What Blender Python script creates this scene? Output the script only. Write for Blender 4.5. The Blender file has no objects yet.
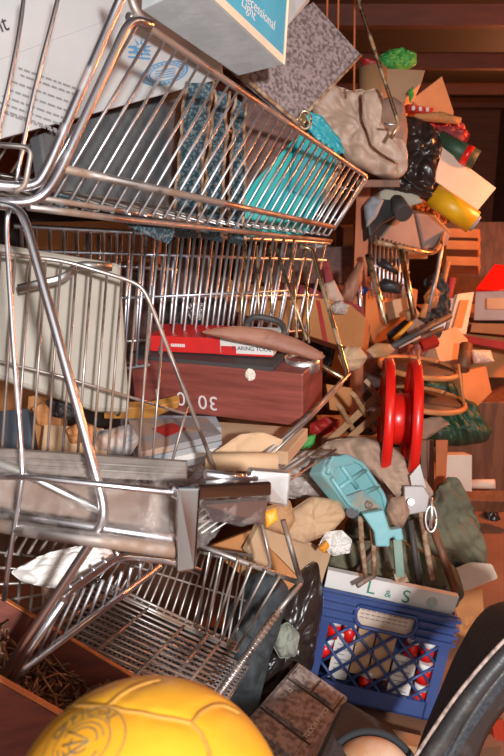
import bpy, math, random
from mathutils import Vector, Matrix, noise
D = bpy.data; S = bpy.context.scene; COL = S.collection
random.seed(7)
# ------------------------------------------------------------------ camera, sky, lamps, exposure
CAM_Z, PITCH, FPX = 1.28, math.radians(15), 735.0
cd = D.cameras.new('camera'); cam = D.objects.new('camera', cd); COL.objects.link(cam)
cam.location = (0, 0, CAM_Z); cam.rotation_euler = (math.radians(90) - PITCH, 0, 0)
cd.sensor_fit = 'VERTICAL'; cd.sensor_height = 36; cd.lens = 35; cd.clip_start = .05
cd.dof.use_dof = True; cd.dof.focus_distance = 1.35; cd.dof.aperture_fstop = 9
S.camera = cam
W = D.worlds.new('world'); S.world = W; W.use_nodes = True
W.node_tree.nodes['Background'].inputs[0].default_value = (1.0, .95, .91, 1)
W.node_tree.nodes['Background'].inputs[1].default_value = .70
def lamp(name, kind, loc, energy, color, size=.1, aim=None):
    l = D.lights.new(name, kind); l.energy = energy; l.color = color
    if kind == 'AREA': l.shape = 'DISK'; l.size = size
    else: l.shadow_soft_size = size
    o = D.objects.new(name, l); COL.objects.link(o); o.location = loc
    if aim: o.rotation_euler = (Vector(aim) - Vector(loc)).to_track_quat('-Z', 'Y').to_euler()
    return o
lamp('camera_flash', 'AREA', (.42, -.95, 1.60), 64, (.97, .98, 1.0), .12, (.1, 1.5, .9))
lamp('warm_bulb_light', 'POINT', (1.62, 2.75, 1.25), 64, (1.0, .29, .09), .06)
lamp('warm_fill_light', 'POINT', (1.3, .9, 1.72), 7, (1.0, .58, .34), .10)  # added fill for the warm tungsten tint, no bulb known here
lamp('back_fill_light', 'POINT', (1.75, 4.7, 1.45), 32, (1.0, .36, .14), .06)  # added out of sight to brighten the dark back wall
S.view_settings.view_transform = 'Standard'; S.view_settings.look = 'None'
S.view_settings.gamma = 1; S.view_settings.use_curve_mapping = False
S.view_settings.exposure = .3
# ------------------------------------------------------------------ helpers
CP = Vector((0, 0, CAM_Z)); FW = Vector((0, math.cos(PITCH), -math.sin(PITCH)))
UP = Vector((0, math.sin(PITCH), math.cos(PITCH))); RT = Vector((1, 0, 0))
def P(x, y, d): return CP + d * (FW + (x - 252) / FPX * RT - (y - 378) / FPX * UP)
def PP(*a): return [P(*q) for q in a]
def plane_px(poly, d0, d1, d2):
    """pixel polygon on the plane through its first three corners at depths d0, d1, d2"""
    a, b, c = P(*poly[0], d0), P(*poly[1], d1), P(*poly[2], d2)
    n = (b - a).cross(c - a); out = [a, b, c]
    for q in poly[3:]:
        r = P(*q, 1) - CP; out.append(CP + r * (n.dot(a - CP) / n.dot(r)))
    return out
def away(pts):
    n = (pts[1] - pts[0]).cross(pts[2] - pts[0]).normalized()
    return n if n.dot(pts[0] - CP) > 0 else -n
def fillet(p, r, k=5):
    if r <= 0 or len(p) < 3: return list(p)
    out = [p[0]]
    for i in range(1, len(p) - 1):
        a, b, c = p[i-1], p[i], p[i+1]
        u, v = a - b, c - b; ra = min(r, u.length * .45); rc = min(r, v.length * .45)
        s, e = b + u.normalized() * ra, b + v.normalized() * rc
        for j in range(k + 1):
            t = j / k; out.append(s * (1-t)**2 + b * 2*t*(1-t) + e * t*t)
    return out + [p[-1]]
class MB:
    def __init__(s): s.v = []; s.f = []
    def add(s, vs, fs, m=0, smooth=False):
        o = len(s.v); s.v += [Vector(q) for q in vs]
        s.f += [([i + o for i in f], m, smooth) for f in fs]; return s
    def tube(s, path, r, r2=None, n=8, m=0, fil=0.0, taper=None):
        p = fillet(path, fil); rings = []; ref = None
        for i, q in enumerate(p):
            t = (p[min(i+1, len(p)-1)] - p[max(i-1, 0)]).normalized()
            if ref is None: ref = Vector((0, 0, 1)) if abs(t.z) < .9 else Vector((1, 0, 0))
            ref = (ref - t * ref.dot(t)).normalized(); b = t.cross(ref)
            k = i / max(1, len(p) - 1); rr = r if taper is None else r + (taper - r) * k
            rings.append([q + (ref * math.cos(a) + b * math.sin(a) * ((r2 or r) / r)) * rr for a in [2*math.pi*j/n for j in range(n)]])
        vs = [v for g in rings for v in g]; fs = []
        for i in range(len(p) - 1):
            for j in range(n):
                fs.append([i*n+j, i*n+(j+1) % n, (i+1)*n+(j+1) % n, (i+1)*n+j])
        s.add(vs, fs, m, True); e = (len(p)-1)*n
        s.add(rings[0], [list(range(n))[::-1]], m); s.add(rings[-1], [list(range(n))], m); return s
    def prism(s, poly, ext, m=0, side=None):
        k = len(poly); vs = list(poly) + [q + ext for q in poly]
        s.add(vs, [list(range(k)), list(range(k, 2*k))[::-1]], m)
        s.add(vs, [[i, i+k, (i+1) % k + k, (i+1) % k] for i in range(k)], m if side is None else side); return s
    def slab(s, poly, t, m=0, side=None): return s.prism(poly, away(poly) * t, m, side)
    def box(s, o, u, v, w, m=0): return s.prism([o, o+u, o+u+v, o+v], w, m)
    def cyl(s, a, b, r, r2=None, n=32, m=0, cap=None, hole=0):
        t = (b - a).normalized(); x = t.orthogonal().normalized(); y = t.cross(x)
        pr = [(0, r), (1, r if r2 is None else r2)]
        A = [a + (x*math.cos(q) + y*math.sin(q)) * r for q in [2*math.pi*i/n for i in range(n)]]
        B = [b + (x*math.cos(q) + y*math.sin(q)) * pr[1][1] for q in [2*math.pi*i/n for i in range(n)]]
        s.add(A + B, [[i, (i+1) % n, n+(i+1) % n, n+i] for i in range(n)], m, True)
        c = m if cap is None else cap
        if hole:
            A2 = [a + (q - a) * hole for q in A]; B2 = [b + (q - b) * hole for q in B]
            s.add(A + A2, [[i, n+i, n+(i+1) % n, (i+1) % n] for i in range(n)], c)
            s.add(B + B2, [[i, (i+1) % n, n+(i+1) % n, n+i] for i in range(n)], c)
            s.add(A2 + B2, [[i, n+i, n+(i+1) % n, (i+1) % n] for i in range(n)], m, True)
        else:
            s.add(A, [list(range(n))[::-1]], c); s.add(B, [list(range(n))], c)
        return s
    def lathe(s, a, axis, prof, n=40, m=0, closed=False):
        """prof: (height along axis, radius)"""
        t = axis.normalized(); x = t.orthogonal().normalized(); y = t.cross(x)
        vs = [a + t*h + (x*math.cos(q) + y*math.sin(q))*r for h, r in prof for q in [2*math.pi*i/n for i in range(n)]]
        k = len(prof); fs = []
        for i in range(k if closed else k - 1):
            i2 = (i + 1) % k
            for j in range(n): fs.append([i*n+j, i*n+(j+1) % n, i2*n+(j+1) % n, i2*n+j])
        s.add(vs, fs, m, True)
        if not closed:
            for i in (0, k - 1):
                if prof[i][1] > 1e-4: s.add(vs[i*n:(i+1)*n], [list(range(n))], m)
        return s
    def panel(s, a, b, c, d, n, r, cross=0, m=0, ts=None):
        """wires running a->d ... b->c, n of them, and cross wires a->b ... d->c"""
        for i in range(n):
            t = (i + .5) / n; s.tube([a.lerp(b, t), d.lerp(c, t)], r, n=6, m=m)
        for i in range(cross):
            t = (i + .5) / cross; s.tube([a.lerp(d, t), b.lerp(c, t)], r, n=6, m=m)
        return s
    def puff(s, outline, thick, amp=.01, seed=0, freq=9., m=0, back=1.0, folds=0., n=96, ease=.5):
        """soft closed shape with the given outline, bulging to both sides"""
        L = [0]
        k = len(outline)
        for i in range(k): L.append(L[-1] + (outline[(i+1) % k] - outline[i]).length)
        ring = []
        for j in range(n):
            t = L[-1] * j / n; i = max(q for q in range(k) if L[q] <= t)
            ring.append(outline[i].lerp(outline[(i+1) % k], (t - L[i]) / max(1e-6, L[i+1] - L[i])))
        for _ in range(2): ring = [(ring[i-1] + ring[i]*2 + ring[(i+1) % n]) / 4 for i in range(n)]
        c = sum(ring, Vector()) / n; nn = Vector()
        for i in range(n): nn += (ring[i] - c).cross(ring[(i+1) % n] - c)
        nn.normalize()
        if nn.dot(c - CP) > 0: nn = -nn
        ks = [1, .98, .94, .88, .82, .75, .68, .6, .52, .44, .36, .27, .18, .09]; vs = []
        def disp(q, e):
            o = Vector((seed*3.1, seed*1.7, seed)); h = noise.fractal(q*freq + o, 1.0, 2.0, 3) * amp * .6
            w_ = q + Vector((noise.noise(q*freq*1.3 + o), noise.noise(q*freq*1.3 - o), 0))*.35/freq
            f1 = noise.voronoi(w_*freq*2.1 + o)[0]; h += (min(f1[1] - f1[0], .5) - .25)*amp*1.5
            f1 = noise.voronoi(w_*freq*4.6 - o)[0]; h += (min(f1[1] - f1[0], .5) - .25)*amp*.6
            if folds: h += folds * abs(math.sin((q.x*1.3 + q.z*.6 + q.y*.4)*52 + 3*noise.noise(q*freq*.8 + o)))
            return nn * h * e
        for sgn in (1, -back):
            for kk in ks:
                h = thick * (1 - kk**2.4)**ease
                for q in ring:
                    w = c + (q - c)*kk + nn*h*sgn; vs.append(w + disp(w, 1 if sgn > 0 else -.5))
            w = c + nn*thick*sgn; vs.append(w + disp(w, 1))
        K = len(ks); half = K*n + 1; fs = []
        for h in range(2):
            o = h*half
            for i in range(K - 1):
                for j in range(n):
                    f = [o+i*n+j, o+i*n+(j+1) % n, o+(i+1)*n+(j+1) % n, o+(i+1)*n+j]; fs.append(f if h else f[::-1])
            for j in range(n): fs.append([o+(K-1)*n+j, o+(K-1)*n+(j+1) % n, o+K*n])
        for j in range(n): fs.append([j, (j+1) % n, half+(j+1) % n, half+j])
        return s.add(vs, fs, m, True)
    def loft(s, A, B, t, m=0, n=20, k=6, bulge=0.):
        """padded slab between two edge curves A and B"""
        def samp(c, u):
            u *= len(c) - 1; i = min(int(u), len(c) - 2); f = u - i
            p0, p1, p2, p3 = c[max(i-1, 0)], c[i], c[i+1], c[min(i+2, len(c)-1)]
            return .5*((2*p1) + (p2-p0)*f + (2*p0-5*p1+4*p2-p3)*f*f + (3*p1-p0-3*p2+p3)*f**3)
        g = [[samp(A, i/n).lerp(samp(B, i/n), j/k) for j in range(k+1)] for i in range(n+1)]
        def nor(i, j):
            a = g[min(i+1, n)][j] - g[max(i-1, 0)][j]; b = g[i][min(j+1, k)] - g[i][max(j-1, 0)]
            q = a.cross(b).normalized(); return q
        sg = 1 if nor(n//2, k//2).dot(g[n//2][k//2] - CP) > 0 else -1
        fr = []; bk = []
        for i in range(n+1):
            for j in range(k+1):
                e = bulge * (1 - (2*j/k-1)**4) * (1 - (2*i/n-1)**6)
                fr.append(g[i][j] - nor(i, j)*sg*e); bk.append(g[i][j] + nor(i, j)*sg*t)
        N = (n+1)*(k+1); fs = []
        ix = lambda i, j: i*(k+1)+j
        for i in range(n):
            for j in range(k):
                q = [ix(i, j), ix(i+1, j), ix(i+1, j+1), ix(i, j+1)]; fs.append(q); fs.append([x+N for x in q[::-1]])
        for i in range(n):
            for j in (0, k): fs.append([ix(i, j), ix(i, j)+N, ix(i+1, j)+N, ix(i+1, j)])
        for j in range(k):
            for i in (0, n): fs.append([ix(i, j), ix(i, j+1), ix(i, j+1)+N, ix(i, j)+N])
        return s.add(fr + bk, fs, m, True)
def mesh_obj(name, mb, mats, base):
    me = D.meshes.new(name); me.from_pydata([v - base for v in mb.v], [], [f[0] for f in mb.f])
    for q in (mats if isinstance(mats, (list, tuple)) else [mats]): me.materials.append(q)
    for p, f in zip(me.polygons, mb.f): p.material_index = f[1]; p.use_smooth = f[2]
    import bmesh
    bm = bmesh.new(); bm.from_mesh(me); bmesh.ops.remove_doubles(bm, verts=bm.verts, dist=1e-6)
    bmesh.ops.recalc_face_normals(bm, faces=bm.faces); bm.to_mesh(me); bm.free()
    o = D.objects.new(name, me); COL.objects.link(o); return o
def base_of(vs):
    lo = [min(v[i] for v in vs) for i in range(3)]; hi = [max(v[i] for v in vs) for i in range(3)]
    return Vector(((lo[0]+hi[0])/2, (lo[1]+hi[1])/2, lo[2]))
def bevel(o, w, seg=2):
    b = o.modifiers.new('bevel', 'BEVEL'); b.width = w; b.segments = seg; b.limit_method = 'ANGLE'; b.angle_limit = .6
def tag(o, label, cat, group=None, kind=None):
    if label: o['label'] = label
    if cat: o['category'] = cat
    if group: o['group'] = group
    if kind: o['kind'] = kind
def single(name, mb, mat, label, cat, group=None, kind=None, bev=0):
    b = base_of(mb.v); o = mesh_obj(name, mb, mat, b); o.location = b; tag(o, label, cat, group, kind)
    if bev: bevel(o, bev)
    return o
class Thing:
    def __init__(s, name, label, cat, group=None): s.n = (name, label, cat, group); s.parts = []
    def part(s, name, mb, mat, parent=None, label=None, bev=0, kind=None):
        s.parts.append((name, mb, mat, parent, label, bev, kind)); return len(s.parts) - 1
    def done(s):
        vs = [v for p in s.parts for v in p[1].v]; b = base_of(vs)
        e = D.objects.new(s.n[0], None); COL.objects.link(e); e.location = b; e.empty_display_size = .05
        tag(e, *s.n[1:]); os_ = []
        for name, mb, mat, par, label, bv, kind in s.parts:
            o = mesh_obj(name, mb, mat, b); o.parent = e if par is None else os_[par]; os_.append(o)
            if label: o['label'] = label
            if kind: o['kind'] = kind
            if bv: bevel(o, bv)
        return e
def structure(name, mb, mat):
    b = base_of(mb.v); o = mesh_obj(name, mb, mat, b); o.location = b; o['kind'] = 'structure'; return o
def text_mb(body, org, xd, yd, size, align='CENTER', ext=.0004, spacing=1.0):
    c = D.curves.new('letters', 'FONT'); c.body = body; c.size = size; c.extrude = ext / 2; c.align_x = align; c.align_y = 'CENTER'
    c.space_character = spacing
    o = D.objects.new('letters', c); COL.objects.link(o); dg = bpy.context.evaluated_depsgraph_get()
    me = o.evaluated_get(dg).to_mesh()
    x = xd.normalized(); y = (yd - x*yd.dot(x)).normalized(); z = x.cross(y); mb = MB()
    mb.add([org + x*v.co.x + y*v.co.y + z*v.co.z for v in me.vertices], [list(p.vertices) for p in me.polygons])
    o.evaluated_get(dg).to_mesh_clear(); D.objects.remove(o); D.curves.remove(c); return mb
# ------------------------------------------------------------------ materials
def mat(name, col, rough=.6, metal=0., col2=None, scale=8., lo=.4, hi=.62, bump=0., bscale=None, detail=5., alpha=None, spec=None, stretch=None, fine=0.):
    m = D.materials.new(name); m.use_nodes = True; nt = m.node_tree; N = nt.nodes; Lk = nt.links
    b = N['Principled BSDF']; b.inputs['Roughness'].default_value = rough; b.inputs['Metallic'].default_value = metal
    if spec is not None: b.inputs['Specular IOR Level'].default_value = spec
    tc = N.new('ShaderNodeTexCoord'); mp = N.new('ShaderNodeMapping'); Lk.new(tc.outputs['Object'], mp.inputs[0])
    if stretch: mp.inputs['Scale'].default_value = stretch
    nz = N.new('ShaderNodeTexNoise'); nz.inputs['Scale'].default_value = scale; nz.inputs['Detail'].default_value = detail
    Lk.new(mp.outputs[0], nz.inputs['Vector'])
    rp = N.new('ShaderNodeValToRGB'); Lk.new(nz.outputs['Fac'], rp.inputs[0])
    c2 = col2 or tuple(x*.86 for x in col)
    rp.color_ramp.elements[0].position = lo; rp.color_ramp.elements[0].color = (*col, 1)
    rp.color_ramp.elements[1].position = hi; rp.color_ramp.elements[1].color = (*c2, 1)
    Lk.new(rp.outputs[0], b.inputs['Base Color'])
    if bump:
        bp = N.new('ShaderNodeBump'); bp.inputs['Strength'].default_value = bump; bp.inputs['Distance'].default_value = .01
        n2 = N.new('ShaderNodeTexNoise'); n2.inputs['Scale'].default_value = bscale or scale*4; n2.inputs['Detail'].default_value = 6
        Lk.new(mp.outputs[0], n2.inputs['Vector']); Lk.new(n2.outputs['Fac'], bp.inputs['Height']); Lk.new(bp.outputs[0], b.inputs['Normal'])
    if alpha is not None: b.inputs['Alpha'].default_value = alpha
    return m
def metal_mat(name, col, rust, lo, hi, rough=.2, scale=14.):
    m = mat(name, col, rough, 1., rust, scale, lo, hi); nt = m.node_tree; N = nt.nodes
    nz = [n for n in N if n.type == 'TEX_NOISE'][0]
    def ramp(a, b_, sock):
        mr = N.new('ShaderNodeMapRange'); mr.inputs[1].default_value = lo; mr.inputs[2].default_value = hi
        mr.inputs[3].default_value = a; mr.inputs[4].default_value = b_
        nt.links.new(nz.outputs['Fac'], mr.inputs[0]); nt.links.new(mr.outputs[0], N['Principled BSDF'].inputs[sock])
    ramp(1.0, .25, 'Metallic'); ramp(rough, .75, 'Roughness'); return m
def film_mat(name, tint, clear=.8, rough=.15):
    m = D.materials.new(name); m.use_nodes = True; nt = m.node_tree; N = nt.nodes; Lk = nt.links
    for n in list(N): N.remove(n)
    out = N.new('ShaderNodeOutputMaterial'); mix = N.new('ShaderNodeMixShader'); tr = N.new('ShaderNodeBsdfTransparent')
    pb = N.new('ShaderNodeBsdfPrincipled'); pb.inputs['Base Color'].default_value = (*tint, 1); pb.inputs['Roughness'].default_value = rough
    tc = N.new('ShaderNodeTexCoord'); nz = N.new('ShaderNodeTexNoise'); nz.inputs['Scale'].default_value = 16; nz.inputs['Detail'].default_value = 5
    nz.inputs['Distortion'].default_value = 1.2
    Lk.new(tc.outputs['Object'], nz.inputs['Vector']); bp = N.new('ShaderNodeBump'); bp.inputs['Strength'].default_value = 1; bp.inputs['Distance'].default_value = .02
    Lk.new(nz.outputs['Fac'], bp.inputs['Height']); Lk.new(bp.outputs[0], pb.inputs['Normal'])
    mr = N.new('ShaderNodeMapRange'); mr.inputs[1].default_value = .35; mr.inputs[2].default_value = .7
    mr.inputs[3].default_value = 1 - clear - .08; mr.inputs[4].default_value = 1 - clear + .15; Lk.new(nz.outputs['Fac'], mr.inputs[0])
    Lk.new(mr.outputs[0], mix.inputs[0]); Lk.new(tr.outputs[0], mix.inputs[1]); Lk.new(pb.outputs[0], mix.inputs[2]); Lk.new(mix.outputs[0], out.inputs[0])
    return m
CHROME = metal_mat('rusty_chrome', (.60, .58, .61), (.30, .20, .15), .58, .74, .34)
CHROME2 = metal_mat('clean_chrome', (.74, .72, .76), (.45, .3, .2), .7, .85, .28)
WIRE = metal_mat('basket_wire', (.72, .73, .77), (.40, .33, .29), .6, .82, .42)
DARKCH = metal_mat('dark_chrome', (.40, .36, .35), (.24, .16, .12), .62, .85, .16, 30)
RUSTW = metal_mat('rusted_wire', (.47, .42, .39), (.25, .15, .10), .42, .64, .42)
DULL = metal_mat('dull_wire', (.46, .43, .40), (.22, .14, .10), .45, .65, .4)
GOLDLIT = metal_mat('gold_lit_metal', (.66, .53, .34), (.36, .18, .08), .5, .65, .25)  # gold light on the cart tubes put into the metal colour
STEEL = metal_mat('steel', (.78, .76, .74), (.4, .3, .25), .62, .85, .42)
WHITEC = mat('white_carton', (.50, .495, .485), .8, col2=(.44, .435, .425), scale=5)
GREYC = mat('grey_carton', (.47, .48, .48), .85, col2=(.40, .41, .41), scale=22, bump=.08)
BLUEC = mat('blue_print', (.06, .36, .52), .5, col2=(.09, .42, .56), scale=9)
BLUEINK = mat('blue_ink', (.10, .28, .48), .7)
INK = mat('black_ink', (.05, .05, .055), .7)
GREYINK = mat('grey_ink', (.26, .24, .24), .8)
CREAM = mat('cream_edge', (.80, .66, .48), .7)
KRAFT = mat('kraft', (.50, .26, .12), .85, col2=(.42, .21, .09), scale=6, bump=.05)
KRAFT2 = mat('kraft_pale', (.60, .38, .22), .85, col2=(.50, .30, .17), scale=6, bump=.05)
KRAFT3 = mat('kraft_orange', (.55, .23, .08), .85, col2=(.42, .16, .05), scale=5)
BOARD = mat('speckled_board', (.34, .25, .24), .75, col2=(.13, .09, .085), scale=110, lo=.42, hi=.62, bump=.35, bscale=110)
FOAM = mat('grey_foam', (.085, .085, .088), .8, col2=(.12, .12, .12), scale=30)
BLUEF = mat('blue_speckle', (.018, .05, .07), .85, col2=(.17, .20, .205), scale=170, lo=.46, hi=.64, bump=.5, bscale=150)
RUSTE = mat('rust_edge', (.25, .12, .06), .85, col2=(.48, .33, .22), scale=70, bump=.4)
TEAL = mat('turquoise', (.03, .40, .38), .4, col2=(.08, .50, .46), scale=12)
TEAL2 = mat('turquoise_blue', (.03, .33, .40), .4, col2=(.06, .42, .46), scale=8)
TOOLT = mat('turquoise_enamel', (.20, .44, .46), .42, col2=(.27, .36, .33), scale=11, lo=.5, hi=.75, bump=.1)
DKBOARD = mat('red_brown_board', (.16, .075, .06), .7, col2=(.10, .05, .04), scale=40)
MAHOG = mat('mahogany_wood', (.30, .075, .055), .38, col2=(.17, .040, .030), scale=7, lo=.35, hi=.7, stretch=(1, 1, 9), bump=.08)
CHALK = mat('chalk', (.72, .62, .60), .9)
RED = mat('red_carton', (.66, .022, .018), .45, col2=(.56, .02, .02), scale=10)
REDP = mat('red_plastic', (.74, .014, .008), .3, col2=(.66, .012, .008), scale=3)
WHITE = mat('white_paper', (.74, .70, .66), .8, col2=(.66, .61, .56), scale=5)
BLACKM = mat('ring_shade_black', (.018, .018, .02), .85)  # dark colour standing in for shade around the worn ball
PINKW = mat('warm_paper', (.72, .56, .45), .85, col2=(.64, .48, .37), scale=5)
LEATH = mat('brown_leather', (.33, .14, .085), .6, col2=(.26, .10, .06), scale=9, bump=.1)
CREAMP = mat('cream_plastic', (.36, .31, .25), .5, col2=(.31, .26, .20), scale=7)
GALV = metal_mat('lever_metal', (.62, .62, .60), (.4, .32, .26), .55, .8, .35)
BLUEP = mat('blue_plastic', (.032, .062, .20), .42, col2=(.045, .08, .23), scale=6)
BLACK = mat('black_plastic', (.022, .022, .024), .45, col2=(.035, .034, .034), scale=14)
CHAIRP = mat('scuffed_shell', (.035, .033, .033), .38, col2=(.10, .085, .075), scale=28, lo=.5, hi=.8, bump=.1)
CHAIRF = mat('dark_upholstery', (.048, .050, .060), .9, col2=(.024, .025, .03), scale=180, bump=.2)
YEL = mat('yellow_leather', (.74, .35, .018), .5, col2=(.68, .28, .015), scale=10, bump=.05, bscale=60)
SEAM = mat('seam_brown', (.42, .20, .03), .8)
BALLINK = mat('faded_ink', (.13, .10, .06), .8, col2=(.30, .20, .05), scale=60)
BATT = mat('dusty_case', (.40, .29, .245), .7, col2=(.18, .12, .10), scale=90, lo=.42, hi=.62, bump=.15, bscale=40)
BATTD = mat('case_groove', (.07, .045, .035), .8)
LETTER = mat('pale_letters', (.80, .66, .55), .7)
TWIG = mat('rusty_nails', (.14, .075, .045), .55, .5, col2=(.30, .15, .07), scale=20)
CRATEW = mat('red_brown_wood', (.20, .045, .025), .55, col2=(.13, .03, .02), scale=9, stretch=(2, 2, 8))
CRATEE = mat('orange_lit_edge', (.62, .20, .06), .6, col2=(.50, .15, .04), scale=12)  # orange light on the tray edge put into its colour
FILM = film_mat('clear_film', (.70, .60, .54), .95, .12)
FILM2 = film_mat('milky_film', (.78, .76, .74), .45, .2)
GREYB = mat('grey_plastic_bag', (.46, .38, .33), .4, col2=(.36, .28, .24), scale=14, bump=.25, bscale=20)
BEIGEB = mat('beige_plastic_bag', (.56, .385, .285), .5, col2=(.47, .31, .225), scale=9, bump=.2, bscale=24)
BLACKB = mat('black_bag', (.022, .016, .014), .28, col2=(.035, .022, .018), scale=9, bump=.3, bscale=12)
BROWNC = mat('brown_cloth', (.36, .22, .15), .9, col2=(.28, .16, .11), scale=14, bump=.2, bscale=90)
TAUPE = mat('taupe_cloth', (.42, .28, .20), .92, col2=(.34, .22, .155), scale=16, bump=.2, bscale=120)
OLIVE = mat('olive_cloth', (.175, .155, .095), .92, col2=(.12, .115, .075), scale=10, bump=.2, bscale=120)
GREENB = mat('dark_green_bag', (.025, .075, .035), .5, col2=(.03, .05, .03), scale=9, bump=.2)
GREEN = mat('bright_green', (.03, .28, .05), .5, col2=(.10, .40, .08), scale=50, bump=.4)
YELP = mat('yellow_wrap', (.80, .42, .01), .4, col2=(.68, .33, .01), scale=12)
WOODP = mat('pale_wood', (.42, .22, .10), .6, col2=(.32, .16, .07), scale=7, stretch=(1, 1, 6))
WOODD = mat('dark_wood', (.19, .075, .035), .6, col2=(.12, .045, .02), scale=7, stretch=(6, 6, 1))
POST = mat('red_post_wood', (.52, .16, .06), .65, col2=(.42, .115, .045), scale=8, stretch=(7, 7, 1))
TRAYT = mat('grey_brown_top', (.115, .075, .055), .6, col2=(.09, .055, .04), scale=12)
BAMBOO = mat('honey_rim', (.62, .26, .09), .5, col2=(.5, .2, .07), scale=12)
STRAP = mat('orange_strap', (.46, .12, .035), .8, col2=(.38, .10, .03), scale=12)
PINK = mat('pink_label', (.66, .25, .22), .7)
MAROON = mat('maroon_cloth', (.26, .035, .04), .85, col2=(.20, .03, .03), scale=10)
SKIN = mat('off_white_sole', (.62, .42, .32), .8)
ORANGE = mat('orange_tag', (.78, .30, .02), .5)
GREYM = mat('grey_paint_metal', (.40, .36, .34), .4, .3, col2=(.34, .30, .28), scale=9)
DKGREY = mat('dark_grey', (.06, .052, .05), .6)
STRIPE = mat('grey_cloth', (.055, .062, .066), .9, col2=(.03, .033, .036), scale=30)  # darkened to stand in for the lack of light low in the heap
LILAC = mat('grey_blue', (.24, .26, .30), .7, col2=(.34, .33, .33), scale=10)
BLUEL = mat('blue_lid', (.02, .07, .40), .4)
MAGA = mat('magazine_cover', (.42, .27, .20), .5, col2=(.30, .28, .28), scale=16, lo=.45, hi=.55)
REDS = mat('dark_red', (.42, .022, .016), .5, col2=(.34, .02, .015), scale=8)
CONC = mat('floor_concrete', (.30, .135, .075), .8, col2=(.22, .095, .05), scale=3, bump=.05, bscale=30)
PLANK = mat('wall_plank', (.075, .028, .015), .8, col2=(.05, .019, .011), scale=4, stretch=(1, 1, 7))
CEIL = mat('ceiling_plank', (.034, .020, .013), .8, col2=(.024, .015, .01), scale=4, stretch=(1, 6, 1))
JOIST = mat('joist_wood', (.07, .019, .011), .75, col2=(.05, .014, .009), scale=5, stretch=(1, 7, 7))
GAL2 = mat('stone_cloth', (.30, .31, .25), .9, col2=(.22, .22, .18), scale=12)

# ------------------------------------------------------------------ the room
X0, X1, Y0, Y1, ZC = -1.7, 2.3, -1.6, 7.2, 1.98
def wbox(x0, x1, y0, y1, z0, z1): return MB().box(Vector((x0, y0, z0)), Vector((x1-x0, 0, 0)), Vector((0, y1-y0, 0)), Vector((0, 0, z1-z0)))
structure('floor', wbox(X0, X1, Y0, Y1, -.1, 0), CONC)
structure('ceiling', wbox(X0, X1, Y0+1.8, Y1, ZC, ZC+.06), CEIL)
structure('wall_left', wbox(X0-.1, X0, Y0, Y1, 0, ZC), PLANK)
structure('wall_right', wbox(X1, X1+.1, Y0, Y1, 0, ZC), PLANK)
b = MB()
for k in range(9): b.box(Vector((X0, Y1, k*.22)), Vector((X1-X0, 0, 0)), Vector((0, .08 + .02*(k % 2), 0)), Vector((0, 0, .22)))
structure('wall_back', b, PLANK)
for k, y in enumerate((2.2, 3.3, 4.5, 5.8, 6.8)):
    structure('trim_%d' % (k+1), wbox(X0, X1, y, y+.08, ZC-.08, ZC), JOIST)
# ------------------------------------------------------------------ the tilted cart at the top
TL, BL, TR, BR = P(133, 16, 1.05), P(22, 203, 1.0), P(367, 177, 1.88), P(331, 236, 1.84)
inw = (TR - TL).cross(BL - TL).normalized()
if inw.dot(TL - CP) < 0: inw = -inw
Wd = inw * .36
t = Thing('shopping_cart', 'rusty chrome shopping cart tipped on its side on top, full of white cartons', 'cart')
t.part('side_panel', MB().panel(TL, TR, BR, BL, 30, .0026), WIRE)
b = MB().tube(PP((121, -40, 1.04), (134, 10, 1.05), (150, 28, 1.08)) , .0062, fil=.02)
b.tube([P(128, 16, 1.05), P(152, 30, 1.09), TR.copy(), P(333, 229, 1.84)], .0062, fil=.02); t.part('rim', b, RUSTW)
b = MB().tube(PP((140, -45, 1.02), (112, 18, 1.02), (46, 172, .985), (34, 188, .98), (-60, 181, .93)), .0068, fil=.03)
b.tube(PP((152, 24, 1.07), (130, 18, 1.045), (58, 176, 1.0), (44, 196, .99), (24, 204, .985), (-60, 196, .93)), .0066, fil=.03)
t.part('corner_tube', b, CHROME)
t.part('middle_rail', MB().tube(PP((60, 168, 1.0), (333, 227, 1.83)), .0062), RUSTW)
t.part('bottom_rail', MB().tube(PP((28, 207, .985), (120, 219, 1.18), (331, 241, 1.84)), .0052).tube(PP((40, 198, .99), (130, 212, 1.2), (205, 225, 1.4)), .004), RUSTW)
gate = MB()
for pts in (((27, -30), (20, 30), (9, 85), (-2, 130), (-6, 190)), ((66, -40), (57, 4), (38, 75), (24, 140), (15, 189)), ((-10, -30), (-18, 40), (-30, 100), (-40, 188))):
    gate.tube([P(x, y, 1.0 - .02*i/4) for i, (x, y) in enumerate(pts)], .0031, fil=.05)
t.part('gate_wire', gate, CHROME2)
t.part('hook_loop', MB().tube(PP((-40, 142, .96), (27, 147, .965), (31, 153, .965), (25, 186, .965), (15, 192, .965)), .0036, fil=.008), RUSTW)
TLb, TRb, BLb, BRb = TL + Wd, TR + Wd*.8, BL + Wd, BR + Wd*.8
t.part('side_panel', MB().panel(TLb, TRb, BRb, BLb, 24, .0026).tube([TLb, TRb], .006), DULL)
t.part('floor_grid', MB().panel(BL, BR, BRb, BLb, 24, .0024, 3), DULL)
t.part('front_panel', MB().panel(TR, TRb, BRb, BR, 16, .0026, 2), DULL)
ch = MB().tube(PP((-10, 203, .96), (14, 207, .96), (24, 216, .955), (60, 345, .93), (106, 512, .90), (98, 532, .905), (8, 668, .96), (-20, 712, .98)), .0062, fil=.03)
ch.tube(PP((64, 600, .96), (14, 672, .99), (-14, 716, 1.0)), .006)
b = MB().tube(PP((9, 209, .95), (6, 225, .95), (13, 340, .93), (23, 470, .91), (21, 488, .91), (9, 560, .93), (4, 600, .95)), .0034, fil=.03)
t.part('undercarriage_tube', ch, CHROME2); t.part('undercarriage_wire', b, CHROME)
t.part('cross_brace', MB().tube(PP((-30, 452, .92), (28, 475, .915), (100, 511, .905)), .0055), GALV)
t.done()

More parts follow.
